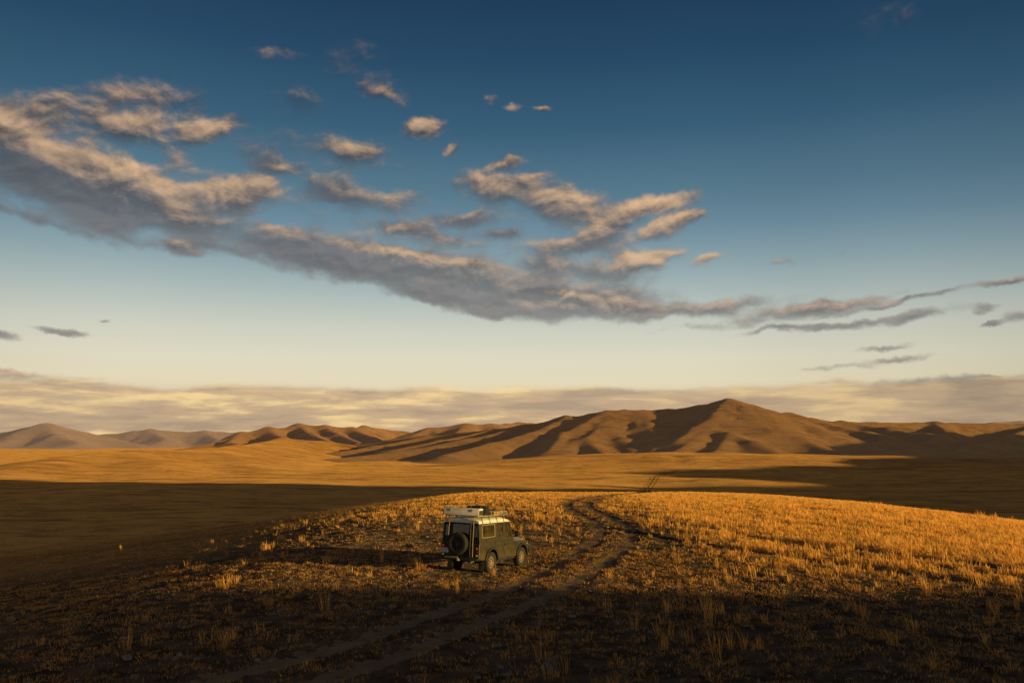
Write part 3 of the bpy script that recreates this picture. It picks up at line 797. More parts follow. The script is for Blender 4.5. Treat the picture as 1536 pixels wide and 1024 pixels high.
def stone_material(name, lo, hi):
    m, t, out = material(name)
    pos = t.new('ShaderNodeNewGeometry').outputs['Position']
    n = t.noise(pos, 9.0, 6, 0.65).outputs['Fac']
    c = t.mix(t.mapr(n, 0.3, 0.7), lo, hi)
    b = t.new('ShaderNodeBump'); b.inputs['Strength'].default_value = 0.8; b.inputs['Distance'].default_value = 0.03
    t.put(b.inputs['Height'], t.noise(pos, 22.0, 5, 0.65).outputs['Fac'])
    p = t.new('ShaderNodeBsdfPrincipled'); t.put(p.inputs['Base Color'], c); p.inputs['Roughness'].default_value = 0.85; t.put(p.inputs['Normal'], b.outputs[0])
    t.l.new(p.outputs[0], out.inputs[0])
    return m


STONE = stone_material('field_stone', (0.16, 0.125, 0.10), (0.34, 0.28, 0.23))
STONE_D = stone_material('dark_stone', (0.07, 0.062, 0.058), (0.17, 0.15, 0.135))
STONE_T = stone_material('tan_stone', (0.24, 0.16, 0.10), (0.42, 0.30, 0.19))


def ico(sub):
    bm = bmesh.new(); bmesh.ops.create_icosphere(bm, subdivisions=sub, radius=1)
    v = np.array([x.co[:] for x in bm.verts]); f = np.array([[q.index for q in p.verts] for p in bm.faces]); bm.free()
    return v, f


def build_gravel():
    v0, f0 = ico(1)
    x, y = scatter(12000, 13.5, 60)
    k = RNG.random(len(x)) < np.clip(26.0 / y, 0, 1) ** 1.5 * (0.25 + 0.75 * sstep(-0.1, 0.3, fbm(x / 2.2, y / 2.2, 3, 301)))
    x, y = x[k], y[k]; n = len(x)
    z, _, _ = height(x, y)
    s = np.minimum(0.014 + 0.022 * RNG.exponential(1.0, n), 0.085)
    V = v0[None] * (1 + 0.28 * RNG.normal(size=(n, len(v0), 1)).clip(-1.5, 1.5)) * s[:, None, None] * np.stack([0.8 + 0.7 * RNG.random(n), 0.7 + 0.5 * RNG.random(n), 0.4 + 0.35 * RNG.random(n)], 1)[:, None, :]
    a = RNG.random(n) * 6.28; c, q = np.cos(a)[:, None], np.sin(a)[:, None]
    V = np.stack([V[..., 0] * c - V[..., 1] * q, V[..., 0] * q + V[..., 1] * c, V[..., 2]], -1) + np.stack([x, y, z + 0.1 * s], -1)[:, None, :]
    F = f0[None] + (np.arange(n) * len(v0))[:, None, None]
    return mesh_np('gravel', V.reshape(-1, 3), F.reshape(-1, 3), STONE, smooth=False)


tag(build_gravel(), 'small pale stones strewn over the bare soil', 'gravel', kind='stuff')


def rock(px, py, size, flat, mat, label, seed, group=None):
    """one weathered boulder bedded in the ground"""
    d = ray(px, py); ys = np.linspace(12, 60, 2000)
    zz, _, _ = height(d[0] * ys, ys)
    i = int(np.argmax(CAM[2] + d[2] * ys <= zz)); y = ys[i]; x = d[0] * y; z = zz[i]
    v, f = ico(3)
    r = np.random.default_rng(seed)
    w = v * np.array([1.0, 0.72 + 0.3 * r.random(), flat])
    # break facets off with random planes
    for _ in range(16):
        nrm = r.normal(size=3); nrm /= np.linalg.norm(nrm); lim = 0.50 + 0.35 * r.random()
        sc = w @ nrm; lim *= np.abs(w @ nrm).max()
        w = w - np.where(sc > lim, sc - lim, 0)[:, None] * nrm
    w = w * (1 + 0.05 * r.normal(size=(len(w), 1)))
    a = r.random() * 0.8 - 0.4; c, s = math.cos(a), math.sin(a)
    w = np.stack([w[:, 0] * c - w[:, 1] * s, w[:, 0] * s + w[:, 1] * c, w[:, 2]], 1) * size
    o = mesh_np('rock', w, f, mat, smooth=False)
    o.location = (x, y, z + size * flat * 0.35)
    return tag(o, label, 'rock', group)


ROCKS = [(823, 1006, 0.30, 0.55, STONE_D, 'large dark rounded rock at the bottom edge among grass stems'),
         (18, 931, 0.20, 0.55, STONE_T, 'tan rounded rock by itself at the lower left edge'),
         (12, 853, 0.24, 0.40, STONE_T, 'leftmost rock of the pale row on the left edge of the knoll'),
         (36, 860, 0.22, 0.42, STONE, 'middle rock of the pale row on the left edge of the knoll'),
         (56, 862, 0.20, 0.60, STONE_T, 'rounded right end rock of the pale row on the left edge'),
         (190, 988, 0.22, 0.30, STONE, 'flat grey rock low in the left foreground'),
         (548, 918, 0.15, 0.65, STONE_D, 'small brown rock lying left of the wheel ruts'),
         (588, 911, 0.14, 0.60, STONE_T, 'pointed reddish stone chip left of the dirt track'),
         (498, 950, 0.12, 0.45, STONE, 'small pale stone beside the left wheel rut near the camera'),
         (761, 1013, 0.11, 0.45, STONE, 'pale chip of stone at the bottom centre right of the ruts')]
for i, (px, py, sz, fl_, mt, lab) in enumerate(ROCKS):
    rock(px, py, sz, fl_, mt, lab, 900 + i, 'loose rocks on the foreground slope')

# ================================================================== THE PARKED OFF-ROAD VEHICLE
DUST = (0.20, 0.145, 0.09)
PAINT = simple_mat('olive_paint', (0.044, 0.037, 0.016), 0.40, var=0.12, dirt=((0.15, 0.105, 0.06), (0.45, 1.05), 0.75), bump=0.03)
PAINT_SHADE = simple_mat('shaded_rear_paint', (0.009, 0.012, 0.011), 0.5, var=0.25, dirt=((0.07, 0.05, 0.035), (0.5, 1.1), 0.45), bump=0.03, spec=0.2)  # darker copy of the body paint, carrying the shade of the rear
WHITE = simple_mat('cream_roof_paint', (0.72, 0.68, 0.58), 0.42, var=0.06, bump=0.02)
BLACK = simple_mat('black_plastic', (0.018, 0.018, 0.018), 0.6, var=0.2, dirt=(DUST, (0.3, 0.9), 0.3))
RUBBER = simple_mat('dusty_rubber', (0.020, 0.019, 0.018), 0.85, var=0.25, dirt=((0.09, 0.065, 0.042), (-0.4, 0.4), 0.25))
RIM = simple_mat('tan_steel', (0.30, 0.22, 0.13), 0.5, metal=0.0, var=0.15)
STEEL = simple_mat('galvanised_steel', (0.42, 0.40, 0.36), 0.45, metal=0.6, var=0.2)
CHASSIS = simple_mat('black_chassis', (0.016, 0.015, 0.014), 0.8, var=0.3, dirt=(DUST, (0.2, 0.6), 0.5))
SEAT = simple_mat('grey_upholstery', (0.055, 0.05, 0.045), 0.9, var=0.2)
CASEM = simple_mat('pale_case', (0.78, 0.70, 0.62), 0.6, var=0.10, scale=3, dirt=(DUST, (-0.2, 0.2), 0.4), bump=0.08)
CANVAS = simple_mat('black_canvas', (0.016, 0.016, 0.018), 0.9, var=0.3, bump=0.3)
WOOD = simple_mat('tan_wood', (0.40, 0.25, 0.10), 0.7, var=0.3, scale=9, bump=0.15)
PLATE = simple_mat('pale_plate', (0.42, 0.47, 0.50), 0.5, var=0.25, scale=14)


def lens_mat(name, c, em):
    m, t, out = material(name)
    p = t.new('ShaderNodeBsdfPrincipled'); p.inputs['Base Color'].default_value = (*c, 1); p.inputs['Roughness'].default_value = 0.15
    t.put(p.inputs['Base Color'], t.mix(t.mapr(t.noise(t.new('ShaderNodeTexCoord').outputs['Object'], 40, 2).outputs['Fac'], .4, .6), c, tuple(x * .7 for x in c)))
    p.inputs['Emission Color'].default_value = (*c, 1); p.inputs['Emission Strength'].default_value = em
    t.l.new(p.outputs[0], out.inputs[0]); return m


RED = lens_mat('red_lens', (0.75, 0.03, 0.015), 0.25)
AMBER = lens_mat('amber_lens', (0.85, 0.36, 0.10), 0.05)


def glass_mat():
    m, t, out = material('tinted_glass')
    g = t.new('ShaderNodeBsdfGlossy'); g.inputs['Roughness'].default_value = 0.04; g.inputs['Color'].default_value = (0.9, 0.92, 0.9, 1)
    tr = t.new('ShaderNodeBsdfTransparent'); tr.inputs['Color'].default_value = (0.55, 0.52, 0.42, 1)
    n = t.noise(t.new('ShaderNodeTexCoord').outputs['Object'], 5.0, 5, 0.6).outputs['Fac']
    df = t.new('ShaderNodeBsdfDiffuse'); df.inputs[0].default_value = (0.32, 0.24, 0.13, 1)
    a = t.new('ShaderNodeMixShader'); fr = t.new('ShaderNodeFresnel'); fr.inputs[0].default_value = 1.5
    t.l.new(fr.outputs[0], a.inputs[0]); t.l.new(tr.outputs[0], a.inputs[1]); t.l.new(g.outputs[0], a.inputs[2])
    b = t.new('ShaderNodeMixShader'); t.put(b.inputs[0], t.mapr(n, 0.35, 0.7, 0.04, 0.15))   # film of dust
    t.l.new(a.outputs[0], b.inputs[1]); t.l.new(df.outputs[0], b.inputs[2]); t.l.new(b.outputs[0], out.inputs[0])
    return m


GLASS = glass_mat()


class MB:
    def __init__(self): self.bm = bmesh.new()

    def hexa(self, p):
        """eight corners: four of the bottom in order, four of the top"""
        v = [self.bm.verts.new(q) for q in p]
        for f in ((3, 2, 1, 0), (4, 5, 6, 7), (0, 1, 5, 4), (1, 2, 6, 5), (2, 3, 7, 6), (3, 0, 4, 7)):
            self.bm.faces.new([v[i] for i in f])
        return self

    def box(self, x0, x1, y0, y1, z0, z1):
        return self.hexa([(x0, y0, z0), (x1, y0, z0), (x1, y1, z0), (x0, y1, z0), (x0, y0, z1), (x1, y0, z1), (x1, y1, z1), (x0, y1, z1)])

    def tube(self, pts, r, n=8, cap=True):
        pts = [Vector(p) for p in pts]; rings = []
        for i, p in enumerate(pts):
            d = (pts[min(i + 1, len(pts) - 1)] - pts[max(i - 1, 0)]).normalized()
            u = d.orthogonal().normalized() if not rings else (u - d * u.dot(d)).normalized()
            w = d.cross(u)
            rings.append([self.bm.verts.new(p + (u * math.cos(a) + w * math.sin(a)) * r) for a in (2 * math.pi * k / n for k in range(n))])
        for a, b in zip(rings[:-1], rings[1:]):
            for k in range(n): self.bm.faces.new((a[k], a[(k + 1) % n], b[(k + 1) % n], b[k]))
        if cap: self.bm.faces.new(rings[0][::-1]); self.bm.faces.new(rings[-1])
        return self

    def prism(self, outline, axis, a, b):
        """outline in the plane across axis (x: (y, z); y: (x, z); z: (x, y)), pulled from a to b"""
        def pt(q, c): return {'x': (c, q[0], q[1]), 'y': (q[0], c, q[1]), 'z': (q[0], q[1], c)}[axis]
        A = [self.bm.verts.new(pt(q, a)) for q in outline]; B = [self.bm.verts.new(pt(q, b)) for q in outline]
        self.bm.faces.new(A[::-1]); self.bm.faces.new(B); n = len(A)
        for i in range(n): self.bm.faces.new((A[i], A[(i + 1) % n], B[(i + 1) % n], B[i]))
        return self

    def lathe(self, prof, n=40, close=False, axis='x', c=(0, 0, 0)):
        """profile of (along, radius) turned about the x axis"""
        rings = []
        for s, r in prof:
            rings.append([self.bm.verts.new((c[0] + s, c[1] + r * math.cos(a), c[2] + r * math.sin(a)) if axis == 'x' else (c[0] + r * math.cos(a), c[1] + s, c[2] + r * math.sin(a)))
                          for a in (2 * math.pi * k / n for k in range(n))])
        prs = list(zip(rings[:-1], rings[1:])) + ([(rings[-1], rings[0])] if close else [])
        for a, b in prs:
            for k in range(n): self.bm.faces.new((a[k], a[(k + 1) % n], b[(k + 1) % n], b[k]))
        if not close:
            for rg in (rings[0], rings[-1]): self.bm.faces.new(rg)
        return self

    def loft(self, rings):
        R_ = [[self.bm.verts.new(p) for p in r] for r in rings]; n = len(R_[0])
        for a, b in zip(R_[:-1], R_[1:]):
            for k in range(n - 1): self.bm.faces.new((a[k], a[k + 1], b[k + 1], b[k]))
        for r in (R_[0], R_[-1]): self.bm.faces.new(r)
        for k in (0, n - 1): pass
        self.bm.faces.new([r[0] for r in R_] + [r[-1] for r in R_][::-1])
        return self

    def build(self, name, mat, parent=None, bevel=0.0, smooth=True, segs=2):
        bmesh.ops.recalc_face_normals(self.bm, faces=self.bm.faces)
        if bevel:
            es = [e for e in self.bm.edges if len(e.link_faces) == 2 and e.calc_face_angle(0) > 0.6]
            bmesh.ops.bevel(self.bm, geom=es, offset=bevel, segments=segs, affect='EDGES', profile=0.6, clamp_overlap=True)
        me = bpy.data.meshes.new(name)
        self.bm.to_mesh(me); self.bm.free()
        me.materials.append(mat)
        if smooth:
            me.polygons.foreach_set('use_smooth', [True] * len(me.polygons))
            me.set_sharp_from_angle(angle=R(38))
        o = bpy.data.objects.new(name, me); COL.objects.link(o)
        if parent is not None: o.parent = parent
        return o


HW, WB, BZ, GZ = 0.8275, 2.69, 1.15, 1.895      # half width, wheelbase, belt and gutter heights
TX = 0.7575                                      # half width at the gutter
veh_z = 0.0
car = bpy.data.objects.new('off_road_vehicle', None); COL.objects.link(car)
car.location = (VEH['x'], VEH['y'], veh_z - 0.005); car.rotation_euler = (VEH['pit'], VEH['roll'], -VEH['th'])
tag(car, 'boxy olive car with cream roof and loaded roof rack parked beside the dirt track', 'off-road car')


def arc(cy, cz, r, a0, a1, n=12):
    return [(cy + r * math.cos(R(a0 + (a1 - a0) * i / n)), cz + r * math.sin(R(a0 + (a1 - a0) * i / n))) for i in range(n + 1)]


ARC_R, ARC_F = arc(0, 0.42, 0.49, 168, 9), arc(WB, 0.42, 0.49, 169, 10)
side = [(-1.02, 0.56), (-0.49, 0.53)] + ARC_R + [(0.50, 0.49), (WB - 0.50, 0.49)] + ARC_F + [(3.26, 0.60), (3.30, 0.66), (3.30, 0.98), (3.26, 1.035), (1.96, 1.10), (1.90, BZ), (-1.02, BZ)]
MB().prism(side, 'x', -HW, HW).build('body', PAINT, car, bevel=0.018)
# rear body wall: its shade is put into the darker paint
MB().box(-HW + 0.02, HW - 0.02, -1.028, -1.015, 0.60, BZ - 0.012).build('rear_panel', PAINT_SHADE, car, bevel=0.003)
# bonnet with the raised centre
MB().loft([[(-0.70, y, z0), (-0.66, y, z0 + 0.04), (-0.46, y, z1 - 0.012), (-0.40, y, z1), (0.40, y, z1), (0.46, y, z1 - 0.012), (0.66, y, z0 + 0.04), (0.70, y, z0)] for y, z0, z1 in
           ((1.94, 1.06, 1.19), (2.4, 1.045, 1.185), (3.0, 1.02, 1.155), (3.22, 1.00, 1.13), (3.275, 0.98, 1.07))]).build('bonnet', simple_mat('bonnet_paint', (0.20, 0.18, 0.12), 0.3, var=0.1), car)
# belt capping
for s in (-1, 1):
    MB().box(s * HW - 0.012, s * HW + 0.012, -1.03, 1.90, BZ - 0.012, BZ + 0.014).build('belt_trim', PAINT, car, bevel=0.004)
    MB().box(s * (HW - 0.003) - 0.012, s * (HW - 0.003) + 0.012, -1.034, -1.008, 0.58, BZ).build('corner_trim', simple_mat('edge_trim', (0.20, 0.17, 0.10), 0.45), car, bevel=0.004)


def wallx(z):                    # half width of the cabin at height z
    return HW - 0.008 + (TX - HW + 0.008) * (z - BZ) / (GZ - BZ)


# cabin frame: rails and pillars of the side walls
WIN = [(-0.76, 0.28, 1.36, 1.825), (0.50, 1.00, 1.36, 1.825), (1.18, 1.80, 1.30, 1.825)]


def apillar(z): return 1.93 - 0.36 * (z - BZ) / (GZ - BZ)


for s in (-1, 1):
    mb = MB(); th = 0.035

    def panel(y0, y1, z0, z1, fr=None):
        pts = []
        for z in (z0, z1):
            yy1 = fr(z) if fr else y1
            xo, xi = s * wallx(z), s * (wallx(z) - th)
            pts += [(xo, y0, z), (xo, yy1, z), (xi, yy1, z), (xi, y0, z)]
        mb.hexa(pts)
    panel(-1.0, 1.0, BZ, 1.30); panel(-1.0, 1.18, 1.30, 1.36); panel(1.0, 0, BZ, 1.30, apillar)
    panel(-1.0, 1.0, 1.825, GZ); panel(1.0, 0, 1.825, GZ, apillar)
    panel(-1.0, -0.76, 1.36, 1.825); panel(0.28, 0.50, 1.36, 1.825); panel(1.00, 1.18, 1.36, 1.825)
    # slanted front pillar
    pts = []
    for z in (1.30, 1.825):
        xo, xi = s * wallx(z), s * (wallx(z) - th)
        pts += [(xo, apillar(z) - 0.10, z), (xo, apillar(z), z), (xi, apillar(z), z), (xi, apillar(z) - 0.10, z)]
    mb.hexa(pts)
    mb.build('cabin_side', PAINT, car)
    # side windows: glass with a surround
    for i, (y0, y1, z0, z1) in enumerate(WIN):
        fr = (lambda z: apillar(z) - 0.10) if i == 2 else None
        g = MB(); pts = []
        for z in (z0 - 0.006, z1 + 0.006):
            e = fr(z) if fr else y1
            pts += [(s * (wallx(z) - 0.014), y0 - 0.006, z), (s * (wallx(z) - 0.014), e + 0.006, z), (s * (wallx(z) - 0.020), e + 0.006, z), (s * (wallx(z) - 0.020), y0 - 0.006, z)]
        g.hexa(pts); glass = g.build('window', GLASS, car, smooth=False)
        f = MB(); w = 0.022
        e0, e1 = (fr(z0), fr(z1)) if fr else (y1, y1)
        for (ya, za, yb, zb) in ((y0, z0, e0, z0), (y0, z1, e1, z1), (y0, z0, y0, z1), (e0, z0, e1, z1)):
            P0 = Vector((s * (wallx(za) + 0.002), ya, za)); P1 = Vector((s * (wallx(zb) + 0.002), yb, zb))
            f.tube([P0, P1], 0.013 if i else 0.017, 6)
        f.build('frame', simple_mat('window_surround', (0.30, 0.24, 0.13), 0.45) if i == 0 else BLACK, glass)
    # doors: front and rear, slightly proud of the tub, with handles
    d = MB().prism([(1.07, 0.54), (1.93, 0.54), (1.93, 1.128), (1.07, 1.128)], 'x', s * HW, s * (HW + 0.007)).build('door', PAINT, car, bevel=0.003)
    MB().prism([(1.05, 0.525), (1.95, 0.525), (1.95, 1.135), (1.05, 1.135)], 'x', s * HW, s * (HW + 0.0035)).build('door_seal', BLACK, d)
    MB().box(s * (HW + 0.004), s * (HW + 0.035), 1.13, 1.27, 0.985, 1.02).build('handle', BLACK, d, bevel=0.006)
    d = MB().prism([(0.50, 0.545), (1.055, 0.545), (1.055, 1.128), (0.30, 1.128), (0.30, 0.86), (0.42, 0.74), (0.485, 0.62)], 'x', s * HW, s * (HW + 0.007)).build('door', PAINT, car, bevel=0.003)
    MB().prism([(0.495, 0.528), (1.07, 0.528), (1.07, 1.135), (0.282, 1.135), (0.282, 0.85), (0.408, 0.73), (0.47, 0.62)], 'x', s * HW, s * (HW + 0.003)).build('door_seal', BLACK, d)
    MB().box(s * (HW + 0.004), s * (HW + 0.035), 0.40, 0.53, 0.985, 1.02).build('handle', BLACK, d, bevel=0.006)
    for y, z in ((1.91, 0.70), (1.91, 1.02), (1.04, 0.66), (1.04, 1.00)):
        MB().box(s * (HW + 0.002), s * (HW + 0.022), y, y + 0.05, z, z + 0.05).build('hinge', BLACK, car, bevel=0.004)
    # wheel arch flares
    for cy in (0.0, WB):
        f = MB()
        o = arc(cy, 0.42, 0.555, 172, 6, 16); i = arc(cy, 0.42, 0.478, 172, 6, 16)[::-1]
        f.prism(o + i, 'x', s * (HW - 0.02), s * (HW + 0.058)).build('wheel_arch', BLACK, car, bevel=0.012)
    # round filler cap / lamps / side vent / step
    fc = MB().lathe([(-0.01, 0.055), (0.012, 0.055), (0.018, 0.048)], 20).build('filler_cap', BLACK, car); fc.location = (s * HW, -0.74, 0.98)
    fc.scale = (1, 0.9, 1.5); fc.rotation_euler = (0, 0, 0 if s > 0 else math.pi)
    MB().box(s * (HW - 0.01), s * (HW + 0.012), 2.02, 2.16, 0.93, 1.03).build('side_vent', BLACK, car, bevel=0.006)
    MB().lathe([(-0.01, 0.032), (0.015, 0.030), (0.026, 0.018)], 16).build('indicator', AMBER, car).location = (s * HW, 3.16, 0.93)
    MB().lathe([(-0.01, 0.022), (0.012, 0.020), (0.018, 0.010)], 14).build('side_lamp', BLACK, car).location = (s * (wallx(1.24)), 0.40, 1.235)
    sl = MB(); sl.tube([(s * (HW - 0.05), 0.55, 0.44), (s * (HW - 0.05), WB - 0.58, 0.44)], 0.028, 8)
    for y in (0.75, 1.3, 1.95): sl.tube([(s * (HW - 0.05), y, 0.44), (s * (HW - 0.25), y, 0.50)], 0.02, 6)
    sl.build('sill_bar', BLACK, car)
    # mirror
    m = MB(); m.tube([(s * HW, 1.86, 1.26), (s * (HW + 0.10), 1.90, 1.30), (s * (HW + 0.14), 1.90, 1.32)], 0.011, 6)
    mm = m.build('mirror', BLACK, car)
    MB().box(s * (HW + 0.06), s * (HW + 0.20), 1.885, 1.93, 1.28, 1.50).build('mirror_head', BLACK, mm, bevel=0.018)
    # mud flap
    MB().box(s * 0.56, s * 0.80, -0.56, -0.545, 0.16, 0.60).build('mud_flap', BLACK, car, bevel=0.004)

# rear wall of the cabin: door with window in the middle, quarter windows at the corners
rz = lambda z: -1.0 + 0.055 * (z - BZ) / (GZ - BZ)          # leans forward a little
for s in (-1, 1):
    mb = MB()

    def rp(x0f, x1f, z0, z1):
        pts = []
        for z in (z0, z1):
            a, b = x0f(z), x1f(z)
            pts += [(a, rz(z) - 0.012, z), (b, rz(z) - 0.012, z), (b, rz(z) + 0.022, z), (a, rz(z) + 0.022, z)]
        mb.hexa(pts)
    e = lambda z: s * (wallx(z) - 0.002); c = lambda z: s * 0.47
    q0 = lambda z: s * 0.54; q1 = lambda z: s * (wallx(z) - 0.075)
    rp(c, e, BZ, 1.40); rp(c, e, 1.79, GZ); rp(c, q0, 1.40, 1.79); rp(q1, e, 1.40, 1.79)
    mb.build('rear_quarter', PAINT_SHADE, car)
    g = MB(); pts = []
    for z in (1.395, 1.795):
        pts += [(s * 0.535, rz(z) + 0.002, z), (s * (wallx(z) - 0.07), rz(z) + 0.002, z), (s * (wallx(z) - 0.07), rz(z) + 0.008, z), (s * 0.535, rz(z) + 0.008, z)]
    g.hexa(pts).build('window', GLASS, car, smooth=False)
    lamps = [(0.98, RED, 0.040, 'tail_light'), (0.72, AMBER, 0.038, 'tail_light')] if s > 0 else [(1.02, RED, 0.040, 'tail_light'), (0.70, AMBER, 0.036, 'tail_light')]
    for z, m_, r, nm in lamps:
        L = MB().lathe([(0.012, r), (-0.016, r), (-0.028, r * 0.7)], 18, axis='y').build(nm, m_, car); L.location = (s * 0.735, -1.03, z)
    b = MB().lathe([(0.012, 0.030), (-0.014, 0.028), (-0.02, 0.02)], 16, axis='y').build('reflector', BLACK, car); b.location = (s * 0.735, -1.03, 0.86)
# door: one slab from the floor up into the roof line, window opening in it
rd = MB()


def rdp(x0, x1, z0, z1):
    pts = []
    for z in (z0, z1):
        k = rz(max(z, BZ)) - 0.012
        pts += [(x0, k - 0.022, z), (x1, k - 0.022, z), (x1, k, z), (x0, k, z)]
    rd.hexa(pts)


rdp(-0.46, 0.46, 0.62, 1.46); rdp(-0.46, 0.46, 1.84, 2.02); rdp(-0.46, -0.36, 1.46, 1.84); rdp(0.36, 0.46, 1.46, 1.84)
rear_door = rd.build('rear_door', PAINT_SHADE, car)
g = MB(); pts = []
for z in (1.455, 1.845):
    pts += [(-0.365, rz(z) - 0.024, z), (0.365, rz(z) - 0.024, z), (0.365, rz(z) - 0.018, z), (-0.365, rz(z) - 0.018, z)]
g.hexa(pts).build('window', GLASS, rear_door, smooth=False)
MB().box(0.36, 0.44, -1.075, -1.03, 0.98, 1.03).build('handle', BLACK, rear_door, bevel=0.008)
# interior seen through the panes
for x in (-0.40, 0.40):
    for y, h in ((1.15, 1.62), (0.20, 1.55)):
        st = MB(); st.box(x - 0.24, x + 0.24, y, y + 0.5, 0.88, 1.05); st.hexa([(x - .23, y - .10, 1.0), (x + .23, y - .10, 1.0), (x + .23, y + .05, 1.0), (x - .23, y + .05, 1.0), (x - .2, y - .2, h - .12), (x + .2, y - .2, h - .12), (x + .2, y - .1, h - .12), (x - .2, y - .1, h - .12)])
        st.box(x - 0.12, x + 0.12, y - 0.20, y - 0.11, h - 0.10, h + 0.06)
        st.build('seat', SEAT, car, bevel=0.02)
MB().box(-0.76, 0.76, 1.72, 1.88, 1.10, 1.24).build('dashboard', BLACK, car, bevel=0.02)
sw = MB().lathe([(0.0, 0.19), (0.012, 0.2), (0.024, 0.19), (0.012, 0.18)], 24, close=True, axis='y').build('steering_wheel', BLACK, car); sw.location = (0.40, 1.58, 1.28); sw.rotation_euler = (R(-25), 0, 0)
# windscreen
wf = MB()
for (x0, x1, z0, z1) in ((-1, 1, BZ, 1.24), (-1, 1, 1.81, GZ), (-1, -0.90, 1.24, 1.81), (0.90, 1, 1.24, 1.81), (-0.03, 0.03, 1.24, 1.81)):
    pts = []
    for z in (z0, z1):
        k = wallx(z) - 0.037; y = apillar(z)
        pts += [(x0 * k, y - 0.03, z), (x1 * k, y - 0.03, z), (x1 * k, y + 0.01, z), (x0 * k, y + 0.01, z)]
    wf.hexa(pts)
wso = wf.build('windscreen_frame', PAINT, car)
g = MB(); pts = []
for z in (1.235, 1.815):
    k = (wallx(z) - 0.037) * 0.905; y = apillar(z)
    pts += [(-k, y - 0.014, z), (k, y - 0.014, z), (k, y - 0.008, z), (-k, y - 0.008, z)]
g.hexa(pts).build('windscreen', GLASS, wso, smooth=False)
# front: grille, headlights, bumper
gr = MB().box(-0.36, 0.36, 3.295, 3.318, 0.66, 0.98)
for i in range(6): gr.box(-0.34, 0.34, 3.316, 3.328, 0.69 + i * 0.045, 0.705 + i * 0.045)
gr.build('grille', BLACK, car)
for s in (-1, 1):
    h = MB().lathe([(-0.01, 0.10), (0.02, 0.10), (0.035, 0.085), (0.05, 0.05)], 24, axis='y').build('headlight', simple_mat('lamp_glass', (0.6, 0.6, 0.55), 0.1), car); h.location = (s * 0.52, 3.30, 0.86)
MB().box(-0.86, 0.86, 3.36, 3.48, 0.50, 0.66).build('front_bumper', BLACK, car, bevel=0.02)

# roof: a crowned shell, rounded at the shoulders, dropping to the windscreen
rings = []
for y, top, wd in ((-1.005, 2.015, 0.0), (-0.97, 2.045, 0.0), (-0.5, 2.085, 0.0), (0.4, 2.10, 0.0), (1.0, 2.09, 0.0), (1.30, 2.05, 0.004), (1.50, 1.985, 0.012), (1.585, 1.925, 0.02)):
    prof = []
    for i in range(25):
        a = math.pi * i / 24
        cx = math.copysign(abs(math.cos(a)) ** 0.55, math.cos(a)); sz = math.sin(a) ** 0.62
        prof.append((cx * (TX + 0.008 - wd), y, GZ + 0.008 + (top - GZ) * sz))
    rings.append(prof)
roof = MB().loft(rings).build('roof', WHITE, car)
gt = MB()
for s in (-1, 1): gt.box(s * TX - 0.022, s * TX + 0.022, -1.012, 1.575, GZ - 0.012, GZ + 0.012)
gt.build('gutter', WHITE, roof, bevel=0.004)
for s in (-1, 1):
    v = MB().lathe([(0.01, 0.035), (-0.012, 0.032)], 16, axis='y').build('roof_vent', BLACK, roof); v.location = (s * 0.60, -1.006, 1.965); v.scale = (0.7, 1, 1.35)


# wheels -------------------------------------------------------------
def make_wheel(name, parent, loc, out, mirror=False):
    w = bpy.data.objects.new(name, None); COL.objects.link(w); w.parent = parent; w.location = loc
    if mirror: w.rotation_euler = (0, 0, math.pi)
    return w


def tyre_mesh():
    mb = MB()
    prof = [(-0.085, 0.225), (-0.105, 0.25), (-0.118, 0.31), (-0.112, 0.365), (-0.095, 0.393), (-0.03, 0.402), (0.03, 0.402), (0.095, 0.393), (0.112, 0.365), (0.118, 0.31), (0.105, 0.25), (0.085, 0.225)]
    mb.lathe(prof, 56, close=True)
    n = 28
    for k in range(n):                       # tread blocks
        for s, off in ((-1, 0.0), (1, 0.5)):
            a0 = 2 * math.pi * (k + off) / n; a1 = a0 + 2 * math.pi * 0.62 / n
            pts = []
            for r in (0.385, 0.416):
                for (x, a) in ((s * 0.012, a0), (s * 0.108, a0 + 0.05), (s * 0.108, a1 + 0.05), (s * 0.012, a1)):
                    rr = r - (0.022 if abs(x) > 0.1 else 0)
                    pts.append((x, rr * math.cos(a), rr * math.sin(a)))
            mb.hexa(pts)
    return mb


def rim_mesh():
    mb = MB()
    mb.lathe([(-0.09, 0.222), (0.088, 0.228), (0.093, 0.218), (0.07, 0.205), (0.05, 0.195), (0.035, 0.185)], 48, close=True)
    # pressed steel disc with a ring of openings
    n = 48
    rad = [0.186, 0.172, 0.108, 0.092, 0.075, 0.05]; xs = [0.035, 0.055, 0.072, 0.066, 0.040, 0.036]
    V = [[mb.bm.verts.new((xs[j], rad[j] * math.cos(2 * math.pi * k / n), rad[j] * math.sin(2 * math.pi * k / n))) for k in range(n)] for j in range(6)]
    for j in range(5):
        for k in range(n):
            if j == 1 and (k % 6) in (1, 2, 3, 4): continue
            mb.bm.faces.new((V[j][k], V[j][(k + 1) % n], V[j + 1][(k + 1) % n], V[j + 1][k]))
    mb.bm.faces.new(V[5])
    for k in range(5):
        a = 2 * math.pi * k / 5
        mb.tube([(0.034, 0.062 * math.cos(a), 0.062 * math.sin(a)), (0.056, 0.062 * math.cos(a), 0.062 * math.sin(a))], 0.011, 6)
    mb.lathe([(0.03, 0.040), (0.075, 0.038), (0.085, 0.028)], 20)
    return mb


